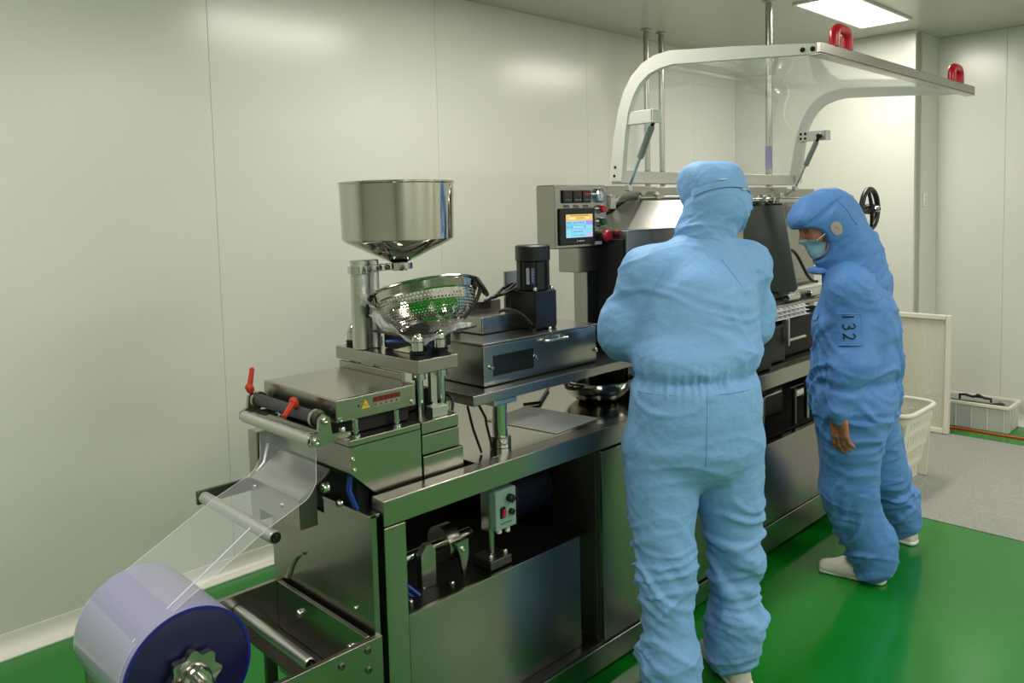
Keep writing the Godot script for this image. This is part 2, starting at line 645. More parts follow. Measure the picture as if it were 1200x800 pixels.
func build_room() -> void:
	var m := MB.new()
	m.span(Vector3(-3.1, -0.12, -3.45), Vector3(6.5, 0.0, 3.3), 0.001)
	struct("floor", m, M.green, "glossy green epoxy floor under the machine and the two workers")
	m = MB.new()
	m.span(Vector3(4.14, 0.0, -3.27), Vector3(5.765, 0.003, 3.2), 0.001)
	var fl := struct("floor_covering", m, M.vinyl, "grey textured vinyl floor strip running past the white basket")
	fl.set_meta("category", "floor")
	m = MB.new()
	m.span(Vector3(-3.1, CEIL, -3.45), Vector3(6.5, CEIL + 0.12, 3.3), 0.001)
	struct("ceiling", m, M.ceiling, "pale grey flat ceiling with recessed LED panels")
	var c := []
	var x := 1.503 + 3.0 - 1.24 * 3
	while x < 8.7:
		if x > 0.1: c.append(x)
		x += 1.24
	panel_wall("wall_back", "cream coated panel wall behind the packing machine", Vector3(-3.0, 0, BACK), Vector3(5.83, 0, BACK), Vector3(0, 0, 1), c)
	panel_wall("wall_right", "bright cream wall block behind the raised guard's open end", Vector3(5.83, 0, BACK), Vector3(5.83, 0, -1.97), Vector3(-1, 0, 0), [])
	panel_wall("wall_return", "narrow shaded return wall beside the handwheel with the small wall plate", Vector3(5.8325, 0, -1.97), Vector3(6.30, 0, -1.97), Vector3(0, 0, 1), [])
	panel_wall("wall_far_right", "cream panel wall behind the clear storage bin at the right edge", Vector3(6.30, 0, -1.97), Vector3(6.30, 0, 3.2), Vector3(-1, 0, 0), [0.43, 1.67, 2.91, 4.15])
	panel_wall("wall_front", "cream panel wall behind the camera", Vector3(-3.0, 0, 3.2), Vector3(6.3, 0, 3.2), Vector3(0, 0, -1), [1.24, 2.48, 3.72, 4.96, 6.2, 7.44, 8.68])
	panel_wall("wall_left", "cream panel wall at the reel end, out of the picture", Vector3(-3.0, 0, BACK), Vector3(-3.0, 0, 3.2), Vector3(1, 0, 0), [1.24, 2.48, 3.72, 4.96])
	cove("baseboard_back", "white rounded skirting along the foot of the wall behind the machine", Vector3(-3.0, 0, BACK), Vector3(5.83, 0, BACK), Vector3(0, 0, 1))
	cove("baseboard_right", "white rounded skirting along the wall behind the clear bin", Vector3(6.30, 0, -1.97), Vector3(6.30, 0, 3.2), Vector3(-1, 0, 0))
	# soft cove at the ceiling
	m = MB.new()
	m.prism(PackedVector2Array([Vector2(0, 0), Vector2(0.05, 0), Vector2(0.035, -0.012), Vector2(0.012, -0.035), Vector2(0, -0.05)]), Vector3(-3.0, CEIL, BACK), Vector3(0, 0, 1), Vector3.UP, 8.83, 50.0)
	struct("trim_1", m, M.wall, "small cove strip where the back wall meets the ceiling")
	# upright pipes
	var pl := ["thin steel conduit pipe nearest the back wall corner, left of the pair behind the guard", "thin steel conduit pipe, right one of the close pair behind the guard", "steel conduit pipe with a violet tag, alone behind the middle of the clear guard"]
	var pp := [Vector3(4.36, 0, -3.135), Vector3(4.526, 0, -3.133), Vector3(4.313, 0.848, -2.25)]
	for i in 3:
		var t := thing("conduit_pipe", pl[i], "pipe", pp[i], "steel pipes behind the machine")
		m = MB.new()
		m.cyl(Vector3.ZERO, Vector3(0, CEIL - pp[i].y, 0), 0.019, 16)
		part("pipe", m, M.steel, t)
		m = MB.new()
		m.lathe([Vector2(0.019, 0), Vector2(0.034, 0), Vector2(0.034, 0.008), Vector2(0.019, 0.012)], Vector3(0, CEIL - pp[i].y - 0.0125, 0), Vector3.UP, 16)
		part("collar", m, M.alu, t)
		if i == 2:
			m = MB.new()
			m.lathe([Vector2(0.0195, 0), Vector2(0.0203, 0), Vector2(0.0203, 0.13), Vector2(0.0195, 0.13)], Vector3(0, 1.775 - pp[i].y, 0), Vector3.UP, 16)
			var tag := part("tag", m, mat(Color(0.42, 0.36, 0.66), 0.6), t)
			tag.set_meta("label", "violet tag")
	var sw := thing("wall_plate", "small white switch plate on the narrow return wall", "switch", Vector3(6.04, 1.575, -1.97))
	m = MB.new()
	m.box(Vector3(0, 0, 0.005), Vector3(0.075, 0.10, 0.010), 0.003)
	part("plate", m, M.trim, sw)
	m = MB.new()
	m.box(Vector3(0, 0.015, 0.0115), Vector3(0.03, 0.026, 0.003), 0.001)
	m.box(Vector3(0, -0.022, 0.0115), Vector3(0.03, 0.020, 0.003), 0.001)
	part("switch", m, M.seam, sw)

# ---------------------------------------------------------------- the packing machine
func bolt(at: Vector3, axis: Vector3, r: float, h: float, parent: Node, m: Material, called := "bolt") -> void:
	var b := MB.new()
	var w := axis.normalized()
	b.lathe([Vector2(r, 0), Vector2(r, h * 0.7), Vector2(r * 0.75, h), Vector2(r * 0.5, h), Vector2(r * 0.45, h * 0.5), Vector2(0, h * 0.5)], at, w, 12)
	part(called, b, m, parent)

func roller(z0: float, z1: float, c: Vector2, r: float, m: Material, parent: Node, called := "roller") -> void:
	var b := MB.new()
	b.cyl(Vector3(c.x, c.y, z0), Vector3(c.x, c.y, z1), r, 28, 0.003)
	var o := part(called, b, m, parent)
	b = MB.new()
	b.ring(Vector3(c.x, c.y, z1), Vector3(c.x, c.y, z1 + 0.004), r * 0.45, r * 0.8, 20)
	b.cyl(Vector3(c.x, c.y, z1), Vector3(c.x, c.y, z1 + 0.010), r * 0.34, 14)
	part("end_cap", b, M.iron, o)

func text_plate(img: Image, o: Vector3, ux: Vector3, uy: Vector3, emit := 0.0, rough := 0.5) -> Array:
	var b := MB.new()
	var nn := ux.cross(uy).normalized()
	b.quad(o, o + ux, o + ux + uy, o + uy, nn, nn, nn, nn)
	var tex := ImageTexture.create_from_image(img)
	var m := mat(Color.WHITE, rough)
	m.albedo_texture = tex
	if emit > 0.0:
		m.emission_enabled = true
		m.emission = Color.BLACK
		m.emission_texture = tex
		m.emission_energy_multiplier = emit
	return [b, m]

func build_machine() -> void:
	var t := thing("packing_machine", "long stainless steel blister packing machine with forming head, table and raised clear guard", "machine")
	var F := -1.64
	var m := MB.new()
	# ---- frame of the near bay
	m.span(Vector3(1.135, 0.78, -1.695), Vector3(4.42, 0.85, F), 0.004)
	part("table_rail", m, M.steel, t)
	m = MB.new()
	m.span(Vector3(1.135, 0.05, -1.70), Vector3(1.205, 0.779, F), 0.004)
	part("corner_post", m, M.steel, t)
	m = MB.new()
	m.span(Vector3(1.206, 0.03, -1.76), Vector3(2.80, 0.112, F), 0.004)
	part("base_rail", m, M.steel, t)
	m = MB.new()
	m.span(Vector3(2.80, 0.06, -1.76), Vector3(4.42, 0.178, F), 0.004)
	part("base_rail", m, M.steel, t)
	m = MB.new()
	m.span(Vector3(1.232, 0.125, -1.692), Vector3(1.935, 0.50, -1.68), 0.002)
	part("front_panel", m, M.panel, t)
	m = MB.new()
	m.span(Vector3(1.206, 0.112, -1.80), Vector3(2.0, 0.124, -1.645), 0.001)
	part("sill", m, M.steel_dark, t)
	m = MB.new()
	m.span(Vector3(2.005, 0.125, -1.665), Vector3(2.792, 0.776, -1.637), 0.004)
	var dr := part("door", m, M.panel, t)
	m = MB.new()
	m.span(Vector3(2.798, 0.18, -1.672), Vector3(4.33, 0.537, -1.645), 0.003)
	part("front_panel", m, M.panel, t)
	m = MB.new()
	m.span(Vector3(4.35, 0.06, -2.3), Vector3(4.42, 0.779, F), 0.004)
	part("corner_post", m, M.steel, t)
	m = MB.new()
	m.span(Vector3(1.205, 0.03, -2.30), Vector3(4.35, 0.78, -2.285), 0.002)
	part("rear_panel", m, M.steel_dark, t)
	m = MB.new()
	m.span(Vector3(1.206, 0.485, -2.28), Vector3(1.99, 0.497, -1.694), 0.001)
	part("shelf", m, M.iron, t)
	m = MB.new()
	m.span(Vector3(1.992, 0.13, -2.28), Vector3(2.004, 0.778, -1.660), 0.001)
	part("divider", m, M.steel_dark, t)
	# feet
	for x in [1.3, 2.6, 4.2]:
		for z in [-1.72, -2.22]:
			m = MB.new()
			m.lathe([Vector2(0.035, 0), Vector2(0.035, 0.012), Vector2(0.012, 0.02), Vector2(0.012, 0.07)], Vector3(x, 0.0, z), Vector3.UP, 16)
			part("foot", m, M.iron, t)
	# table top behind the rail, starting after the forming head
	m = MB.new()
	m.span(Vector3(1.50, 0.835, -2.30), Vector3(4.42, 0.848, -1.697), 0.001)
	part("table_top", m, M.table, t)
	m = MB.new()
	m.span(Vector3(1.135, 0.78, -2.30), Vector3(1.50, 0.83, -2.24), 0.002)
	part("rear_rail", m, M.steel, t)
	# ---- inside the open bay
	m = MB.new()
	m.cyl(Vector3(1.215, 0.587, -1.81), Vector3(1.57, 0.592, -1.81), 0.015, 18)
	var sh := part("shaft", m, M.chrome, t)
	m = MB.new()
	m.prism(PackedVector2Array([Vector2(-0.026, -0.088), Vector2(0.026, -0.088), Vector2(0.026, 0.020), Vector2(0.012, 0.036), Vector2(-0.008, 0.036), Vector2(-0.026, 0.014)]), Vector3(1.372, 0.587, -1.79), Vector3.RIGHT, Vector3.UP, 0.022)
	part("bearing_block", m, M.steel, sh)
	m = MB.new()
	m.ring(Vector3(1.445, 0.59, -1.81), Vector3(1.490, 0.59, -1.81), 0.016, 0.055, 28)
	part("cam_ring", m, M.steel, sh)
	m = MB.new()
	m.prism(PackedVector2Array([Vector2(-0.020, 0.02), Vector2(0.026, 0.02), Vector2(0.026, -0.03), Vector2(0.006, -0.088), Vector2(-0.006, -0.03)]), Vector3(1.475, 0.59, -1.752), Vector3.RIGHT, Vector3.UP, 0.012)
	var pt := part("pointer", m, M.steel, sh)
	bolt(Vector3(1.478, 0.585, -1.74), Vector3.BACK, 0.008, 0.006, pt, M.chrome)
	m = MB.new()
	m.box(Vector3(1.60, 0.515, -1.745), Vector3(0.09, 0.03, 0.085), 0.004)
	var mb := part("mounting_block", m, M.steel_dark, t)
	m = MB.new()
	m.cyl(Vector3(1.60, 0.53, -1.75), Vector3(1.60, 0.66, -1.75), 0.013, 14)
	part("stud", m, M.steel, mb)
	for dx in [-0.03, 0.03]:
		bolt(Vector3(1.60 + dx, 0.53, -1.72), Vector3.UP, 0.009, 0.014, mb, M.chrome)
	# dark blue motor drum at the back of the bay
	m = MB.new()
	m.cyl(Vector3(1.80, 0.61, -1.93), Vector3(1.985, 0.61, -1.93), 0.095, 32, 0.01)
	part("drive_motor", m, mat(Color(0.06, 0.07, 0.16), 0.4), t)
	for s in [0, 1]:
		m = MB.new()
		var pts := []
		for k in 15:
			var a := float(k) / 14.0
			pts.append(Vector3(1.215 + 0.10 * a, 0.575 - 0.02 * s - 0.06 * a * a - 0.01 * a, -1.735 - 0.02 * s - 0.03 * sin(a * 3.0)))
		m.tube(pts, 0.0055, 8)
		part("air_hose", m, M.blue_hose, t)
	for k in 6:
		bolt(Vector3(1.28 + 0.075 * k, 0.497, -1.735 - 0.04 * (k % 2)), Vector3.UP, 0.008, 0.01, t, M.chrome)
	# ---- small control box hung under the rail
	m = MB.new()
	m.box(Vector3(1.5775, 0.701, -1.680), Vector3(0.085, 0.118, 0.052), 0.003)
	var cb := part("control_box", m, M.board, t)
	m = MB.new()
	m.box(Vector3(1.532, 0.705, -1.695), Vector3(0.006, 0.135, 0.035), 0.001)
	part("bracket", m, M.steel, cb)
	m = MB.new()
	m.cyl(Vector3(1.588, 0.733, -1.654), Vector3(1.588, 0.733, -1.634), 0.012, 20)
	part("knob", m, M.black, cb)
	m = MB.new()
	m.cyl(Vector3(1.594, 0.690, -1.654), Vector3(1.594, 0.690, -1.640), 0.009, 16)
	part("knob", m, M.black, cb)
	m = MB.new()
	m.box(Vector3(1.562, 0.694, -1.652), Vector3(0.020, 0.034, 0.006), 0.002)
	part("switch_surround", m, M.black, cb)
	m = MB.new()
	m.box(Vector3(1.563, 0.692, -1.648), Vector3(0.013, 0.024, 0.006), 0.002, Basis(Vector3.RIGHT, 0.15))
	part("rocker_switch", m, M.red, cb)
	m = MB.new()
	for k in 9:
		var a := PI * (-0.25 + 1.5 * k / 8.0)
		m.box(Vector3(1.588 + 0.019 * cos(a), 0.735 + 0.019 * sin(a), -1.6538), Vector3(0.002, 0.002, 0.0006), 0.0)
	for k in 7:
		m.box(Vector3(1.556 + 0.0066 * k, 0.660, -1.6538), Vector3(0.004, 0.0045 - 0.001 * (k % 2), 0.0006), 0.0)
	part("print", m, M.black, cb)
	m = MB.new()
	m.cyl(Vector3(1.565, 0.643, -1.675), Vector3(1.565, 0.625, -1.675), 0.009, 14)
	m.cyl(Vector3(1.60, 0.643, -1.675), Vector3(1.60, 0.620, -1.675), 0.008, 14)
	part("cable_gland", m, M.plastic, cb)
	# ---- far bay under the second rail: dark works behind a handle
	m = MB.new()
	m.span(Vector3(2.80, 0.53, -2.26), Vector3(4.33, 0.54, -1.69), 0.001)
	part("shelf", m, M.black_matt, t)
	m = MB.new()
	var fx := 3.235
	m.tube([Vector3(3.235, 0.57, -1.72), Vector3(3.24, 0.70, -1.72), Vector3(3.25, 0.716, -1.72), Vector3(3.40, 0.716, -1.72)], 0.009, 10)
	part("handle", m, M.steel, t)
	m = MB.new()
	m.box(Vector3(3.50, 0.63, -1.70), Vector3(0.02, 0.17, 0.02), 0.003)
	part("upright", m, M.steel_dark, t)
	m = MB.new()
	m.box(Vector3(3.575, 0.67, -1.675), Vector3(0.022, 0.215, 0.02), 0.003)
	part("upright", m, M.steel, t)
	m = MB.new()
	m.cyl(Vector3(3.58, 0.66, -1.76), Vector3(3.86, 0.66, -1.76), 0.03, 20)
	part("shaft", m, M.chrome, t)
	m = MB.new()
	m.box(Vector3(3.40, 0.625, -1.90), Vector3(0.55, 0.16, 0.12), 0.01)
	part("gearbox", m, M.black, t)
	build_forming(t)
	build_sealing(t)
	build_guard(t)
	build_control_panel(t)

func build_forming(t: Node) -> void:
	var m := MB.new()
	# block with a chamfered lower front corner
	m.prism(PackedVector2Array([Vector2(1.088, 0.985), Vector2(1.314, 0.985), Vector2(1.314, 0.79), Vector2(1.165, 0.79), Vector2(1.165, 0.845), Vector2(1.088, 0.918)]), Vector3(0, 0, -2.17), Vector3.RIGHT, Vector3.UP, 0.46)
	var fb := part("forming_block", m, M.steel, t)
	m = MB.new()
	m.span(Vector3(1.086, 0.986, -2.17), Vector3(1.314, 1.004, -1.708), 0.003)
	part("top_plate", m, M.steel, fb)
	bolt(Vector3(1.095, 0.955, -1.71), Vector3.BACK, 0.006, 0.006, fb, M.chrome)
	bolt(Vector3(1.100, 0.925, -1.71), Vector3.BACK, 0.006, 0.006, fb, M.chrome)
	m = MB.new()
	m.span(Vector3(1.320, 0.79, -2.17), Vector3(1.466, 0.907, -1.708), 0.003)
	var st := part("cooling_block", m, M.steel, t)
	m = MB.new()
	m.span(Vector3(1.320, 0.909, -2.17), Vector3(1.455, 0.965, -1.712), 0.003)
	part("middle_plate", m, M.steel, st)
	m = MB.new()
	m.span(Vector3(1.320, 0.967, -2.17), Vector3(1.455, 1.002, -1.712), 0.003)
	part("upper_plate", m, M.steel, st)
	m = MB.new()
	m.box(Vector3(1.398, 1.017, -1.74), Vector3(0.055, 0.03, 0.03), 0.002)
	part("stop_block", m, M.alu, st)
	# heater head under a flat stainless cover
	m = MB.new()
	m.span(Vector3(1.10, 1.006, -2.10), Vector3(1.31, 1.048, -1.755), 0.003)
	part("heater_plate", m, M.black_matt, t)
	m = MB.new()
	m.span(Vector3(1.066, 1.047, -2.115), Vector3(1.320, 1.108, -1.732), 0.004)
	var hc := part("heater_cover", m, M.steel, t)
	bolt(Vector3(1.078, 1.056, -1.732), Vector3.BACK, 0.006, 0.005, hc, M.chrome)
	bolt(Vector3(1.306, 1.060, -1.732), Vector3.BACK, 0.006, 0.005, hc, M.chrome)
	# warning triangle and red heat label
	var y0 := 1.086
	m = MB.new()
	m.prism(PackedVector2Array([Vector2(0, 0), Vector2(0.026, 0), Vector2(0.013, 0.023)]), Vector3(1.142, 1.072, -1.7322), Vector3.RIGHT, Vector3.UP, 0.0008)
	var wt := part("warning_sign", m, mat(Color(0.93, 0.72, 0.05), 0.5), hc)
	m = MB.new()
	for k in 3:
		m.tube([Vector3(1.150 + 0.005 * k, 1.0755, -1.7312), Vector3(1.1515 + 0.005 * k, 1.080, -1.7312), Vector3(1.149 + 0.005 * k, 1.084, -1.7312)], 0.0006, 5)
	part("print", m, M.black, hc)
	m = MB.new()
	m.cyl(Vector3(1.133, 1.082, -1.7325), Vector3(1.133, 1.082, -1.7305), 0.003, 10)
	part("screw_hole", m, M.black, hc)
	var im := Image.create(160, 56, false, Image.FORMAT_RGB8)
	im.fill(Color(0.52, 0.52, 0.46))
	im.fill_rect(Rect2i(0, 2, 160, 28), Color(0.45, 0.05, 0.05))
	var rng := RandomNumberGenerator.new()
	rng.seed = 4
	for k in 5:
		for q in 5:
			im.fill_rect(Rect2i(6 + k * 31 + rng.randi_range(0, 12), 5 + q * 4 + rng.randi_range(0, 2), rng.randi_range(6, 16), 2), Color(0.05, 0.03, 0.03))
		im.fill_rect(Rect2i(12 + k * 31, 5, 3, 20), Color(0.06, 0.03, 0.03))
		im.fill_rect(Rect2i(8 + k * 31, 38, 9, 12), Color(0.42, 0.10, 0.09))
	var tp := text_plate(im, Vector3(1.178, 1.070, -1.7312), Vector3(0.088, 0, 0), Vector3(0, 0.027, 0))
	part("heat_label", tp[0], tp[1], hc).set_meta("label", "red printed warning strip")
	for x in [1.122, 1.252]:
		m = MB.new()
		m.lathe([Vector2(0.007, 0.0), Vector2(0.014, 0.0), Vector2(0.014, 0.006), Vector2(0.007, 0.008), Vector2(0.007, 0.014), Vector2(0.012, 0.014), Vector2(0.012, 0.019), Vector2(0.0085, 0.02), Vector2(0.0085, 0.044), Vector2(0, 0.044)], Vector3(x, 1.004, -1.735), Vector3.UP, 14)
		part("spring_bolt", m, M.chrome, t)
	# four-post press plate with acorn nuts
	var posts := [Vector3(1.372, 0, -1.785), Vector3(1.452, 0, -1.785), Vector3(1.372, 0, -2.11), Vector3(1.452, 0, -2.11)]
	m = MB.new()
	m.span(Vector3(1.333, 1.128, -2.155), Vector3(1.482, 1.168, -1.738), 0.003)
	var pp := part("press_plate", m, M.steel, t)
	for p in posts:
		m = MB.new()
		m.cyl(Vector3(p.x, 1.0, p.z), Vector3(p.x, 1.13, p.z), 0.0125, 20)
		m.ring(Vector3(p.x, 1.104, p.z), Vector3(p.x, 1.127, p.z), 0.012, 0.020, 20)
		part("post", m, M.chrome, t)
		m = MB.new()
		m.lathe([Vector2(0, 0), Vector2(0.024, 0), Vector2(0.024, 0.007), Vector2(0.021, 0.009), Vector2(0.024, 0.011), Vector2(0.024, 0.016), Vector2(0, 0.016)], Vector3(p.x, 1.168, p.z), Vector3.UP, 20)
		part("washer", m, M.iron, pp)
		m = MB.new()
		m.lathe([Vector2(0, 0), Vector2(0.0175, 0), Vector2(0.02, 0.003), Vector2(0.02, 0.026), Vector2(0.0175, 0.029)], Vector3(p.x, 1.184, p.z), Vector3.UP, 6, false)
		m.lathe([Vector2(0.0175, 0), Vector2(0.0172, 0.008), Vector2(0.014, 0.017), Vector2(0.008, 0.0225), Vector2(0, 0.0245)], Vector3(p.x, 1.213, p.z), Vector3.UP, 20)
		part("acorn_nut", m, M.chrome, pp)
	m = MB.new()
	m.span(Vector3(1.322, 1.085, -2.12), Vector3(1.336, 1.127, -1.80), 0.002)
	part("rear_strip", m, M.steel, t)
	m = MB.new()
	m.span(Vector3(1.415, 1.03, -1.80), Vector3(1.437, 1.127, -1.785), 0.001)
	part("slide_plate", m, M.alu, t)
	m = MB.new()
	m.span(Vector3(1.345, 1.004, -2.08), Vector3(1.45, 1.06, -1.83), 0.004)
	part("lower_die", m, M.iron, t)
	m = MB.new()
	var pts := []
	for k in 14:
		var a := float(k) / 13.0 * PI
		pts.append(Vector3(1.462 + 0.02 * sin(a), 1.003 + 0.035 * sin(a) , -1.80 + 0.05 * cos(a)))
	m.tube(pts, 0.004, 8)
	part("cable", m, M.cable, t)
	# dark works between the forming block and the frame end
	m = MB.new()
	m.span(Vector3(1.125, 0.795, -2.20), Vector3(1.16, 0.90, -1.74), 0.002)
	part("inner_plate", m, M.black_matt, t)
	# guide rollers in front of the forming head
	roller(-2.12, -1.752, Vector2(1.008, 1.014), 0.0165, M.alu, t, "guide_roller")
	roller(-2.10, -1.758, Vector2(1.035, 1.062), 0.0165, M.rubber, t, "pinch_roller")
	for z in [-2.085, -1.775]:
		m = MB.new()
		m.ring(Vector3(1.035, 1.062, z - 0.006), Vector3(1.035, 1.062, z + 0.006), 0.014, 0.0235, 28)
		part("flange", m, M.steel, t)
	for z in [-2.125, -1.745]:
		m = MB.new()
		m.prism(PackedVector2Array([Vector2(0.995, 1.006), Vector2(1.012, 0.998), Vector2(1.110, 1.006), Vector2(1.110, 1.020), Vector2(1.056, 1.024), Vector2(1.051, 1.068), Vector2(1.036, 1.077), Vector2(1.022, 1.068), Vector2(1.018, 1.036), Vector2(0.998, 1.028)]), Vector3(0, 0, z - 0.006), Vector3.RIGHT, Vector3.UP, 0.012, 40.0)
		var br := part("roller_bracket", m, M.steel, t)
		bolt(Vector3(1.035, 1.062, z + 0.006), Vector3.BACK, 0.009, 0.010, br, M.chrome)
		bolt(Vector3(1.008, 1.014, z + 0.006), Vector3.BACK, 0.010, 0.010, br, M.chrome)
		bolt(Vector3(1.09, 1.022, z), Vector3.UP, 0.009, 0.012, br, M.chrome)
	# two red clamp levers
	var lv := [[Vector3(1.022, 1.094, -2.112), Vector3(0.012, 0.050, -0.004)], [Vector3(1.022, 1.092, -1.865), Vector3(-0.040, -0.026, 0.022)]]
	for l in lv:
		var a: Vector3 = l[0]
		var d: Vector3 = l[1]
		m = MB.new()
		m.lathe([Vector2(0, -0.014), Vector2(0.009, -0.014), Vector2(0.0115, -0.008), Vector2(0.0115, 0.006), Vector2(0.007, 0.012), Vector2(0, 0.013)], a, Vector3(-0.4, 0.8, 0.1), 16)
		m.tube([a, a + d * 0.35, a + d * 0.7, a + d], 0.0085, 10, 0.0065)
		m.lathe([Vector2(0, -0.006), Vector2(0.007, -0.004), Vector2(0.0075, 0.002), Vector2(0, 0.008)], a + d, d, 10)
		var lr := part("clamp_lever", m, M.lever_red, t)
		m = MB.new()
		m.cyl(a + Vector3(0.003, -0.012, 0), a + Vector3(0.012, -0.03, 0.0), 0.005, 10)
		part("stem", m, M.iron, lr)

func build_sealing(t: Node) -> void:
	var m := MB.new()
	# upright back cabinet under the guard hinge
	m.span(Vector3(2.56, 0.848, -2.20), Vector3(4.19, 1.665, -2.075), 0.004)
	part("rear_cabinet", m, M.steel, t)
	# sealing press housing: box with a tapered cap
	m = MB.new()
	m.span(Vector3(2.437, 0.90, -2.06), Vector3(3.22, 1.487, -1.852), 0.004)
	var ph := part("press_housing", m, M.panel, t)
	m = MB.new()
	var b := [Vector3(2.437, 1.489, -1.852), Vector3(3.22, 1.489, -1.852), Vector3(3.22, 1.489, -2.06), Vector3(2.437, 1.489, -2.06)]
	var c := [Vector3(2.72, 1.602, -1.98), Vector3(3.10, 1.602, -1.98), Vector3(3.10, 1.602, -2.06), Vector3(2.72, 1.602, -2.06)]
	for k in 4:
		var k2 := (k + 1) % 4
		var nn: Vector3 = (b[k2] - b[k]).cross(c[k] - b[k]).normalized()
		if nn.y < 0.0: nn = -nn
		m.flat(b[k], b[k2], c[k2], c[k], nn)
	m.flat(c[0], c[1], c[2], c[3], Vector3.UP)
	part("tapered_cap", m, M.steel, ph)
	m = MB.new()
	m.span(Vector3(2.432, 1.483, -2.06), Vector3(3.225, 1.4905, -1.846), 0.002)
	part("trim_edge", m, M.chrome, ph)
	m = MB.new()
	m.cyl(Vector3(2.85, 1.625, -2.06), Vector3(2.85, 1.625, -2.0), 0.016, 18)
	part("knob", m, M.alu, ph)
	m = MB.new()
	m.cyl(Vector3(2.72, 1.615, -2.0), Vector3(3.30, 1.615, -2.0), 0.008, 12)
	m.ring(Vector3(2.83, 1.615, -2.0), Vector3(2.86, 1.615, -2.0), 0.007, 0.014, 14)
	part("rod", m, M.chrome, ph)
	m = MB.new()
	m.span(Vector3(2.424, 0.902, -2.055), Vector3(2.436, 1.455, -1.865), 0.002)
	part("side_cover", m, M.black_matt, ph)
	# roller bar in front, with collars
	m = MB.new()
	m.cyl(Vector3(3.10, 1.592, -1.84), Vector3(4.20, 1.592, -1.84), 0.013, 16)
	var rb := part("roller_bar", m, M.chrome, t)
	for x in [3.16, 3.21, 3.44, 3.52, 3.58]:
		m = MB.new()
		m.lathe([Vector2(0.012, 0), Vector2(0.028, 0.003), Vector2(0.028, 0.014), Vector2(0.012, 0.02)], Vector3(x, 1.592, -1.84), Vector3.RIGHT, 18)
		part("collar", m, M.chrome, rb)
	# dark side shield
	m = MB.new()
	m.prism(PackedVector2Array([Vector2(-1.955, 1.573), Vector2(-1.758, 1.573), Vector2(-1.682, 1.183), Vector2(-1.70, 1.165), Vector2(-1.955, 1.165)]), Vector3(3.50, 0, 0), Vector3(0, 0, 1), Vector3.UP, 0.006)
	var ss := part("side_shield", m, mat(Color(0.42, 0.45, 0.43), 0.30, 0.6), t)
	m = MB.new()
	m.tube([Vector3(3.497, 1.573, -1.955), Vector3(3.497, 1.573, -1.758)], 0.006, 8)
	part("edge_strip", m, M.iron, ss)
	# head rails and slides above the table
	var rows := [[Vector3(3.25, 1.10, -2.05), Vector3(4.15, 1.165, -1.90), M.steel_dark], [Vector3(3.30, 1.075, -1.89), Vector3(4.20, 1.095, -1.78), M.steel], [Vector3(3.25, 0.85, -2.05), Vector3(4.2, 1.08, -1.95), M.iron], [Vector3(3.70, 1.115, -1.88), Vector3(4.10, 1.15, -1.82), M.alu]]
	for r in rows:
		m = MB.new()
		m.span(r[0], r[1], 0.004)
		part("slide_rail", m, r[2], t)
	for x in [3.62, 3.86]:
		m = MB.new()
		m.cyl(Vector3(x, 1.118, -1.80), Vector3(x + 0.12, 1.118, -1.80), 0.018, 16)
		part("slide_pin", m, M.chrome, t)
	# black drive cans on the table
	m = MB.new()
	m.span(Vector3(3.10, 0.849, -1.80), Vector3(3.235, 1.035, -1.67), 0.012)
	var dc := part("drive_can", m, M.black, t)
	for z in [-1.705, -1.76]:
		m = MB.new()
		m.lathe([Vector2(0, 0), Vector2(0.018, 0), Vector2(0.02, 0.012), Vector2(0.013, 0.026), Vector2(0, 0.028)], Vector3(3.16 + (z + 1.7) * 0.6, 1.035, z), Vector3.UP, 16)
		part("plug", m, M.rubber, dc)
	m = MB.new()
	m.span(Vector3(3.28, 0.849, -1.86), Vector3(3.46, 1.02, -1.72), 0.01)
	part("drive_can", m, M.black, t)
	m = MB.new()
	m.span(Vector3(3.50, 0.849, -1.90), Vector3(4.1, 1.03, -1.76), 0.01)
	part("drive_can", m, M.black_matt, t)
	m = MB.new()
	m.span(Vector3(3.44, 0.92, -1.712), Vector3(3.455, 1.045, -1.698), 0.002)
	part("upright", m, M.alu, t)
	m = MB.new()
	m.cyl(Vector3(3.45, 0.945, -1.705), Vector3(3.62, 0.945, -1.705), 0.008, 12)
	part("rod", m, M.chrome, t)
	# cable in the gap
	m = MB.new()
	var pts := []
	for k in 17:
		var a := k / 16.0
		pts.append(Vector3(3.82 + 0.25 * a, 1.34 - 0.17 * a + 0.03 * sin(a * 6.0), -1.90 + 0.05 * a))
	m.tube(pts, 0.008, 8)
	part("cable", m, M.cable, t)
	# handwheel on a shaft along z
	m = MB.new()
	m.cyl(Vector3(4.72, 1.53, -2.25), Vector3(4.72, 1.53, -1.86), 0.022, 18)
	var ax := part("handwheel_shaft", m, M.chrome, t)
	for q in [[Vector2(4.72, 1.595), -1.93], [Vector2(4.74, 1.475), -1.90]]:
		m = MB.new()
		m.cyl(Vector3(q[0].x, q[0].y, -2.25), Vector3(q[0].x, q[0].y, q[1]), 0.016, 16)
		m.ring(Vector3(q[0].x, q[0].y, q[1] - 0.03), Vector3(q[0].x, q[0].y, q[1] - 0.012), 0.014, 0.022, 16)
		part("guide_rod", m, M.chrome, ax)
	m = MB.new()
	m.span(Vector3(4.42, 0.848, -2.28), Vector3(4.80, 1.66, -2.20), 0.005)
	part("end_frame", m, M.steel, t)
	var hc := Vector3(4.72, 1.53, -1.835)
	m = MB.new()
	var R := 0.115
	var ringp := []
	for k in 41:
		var a := TAU * k / 40.0
		ringp.append(hc + Vector3(cos(a) * R, sin(a) * R, 0))
	m.tube(ringp, 0.0155, 12)
	var hw := part("handwheel", m, M.black, t)
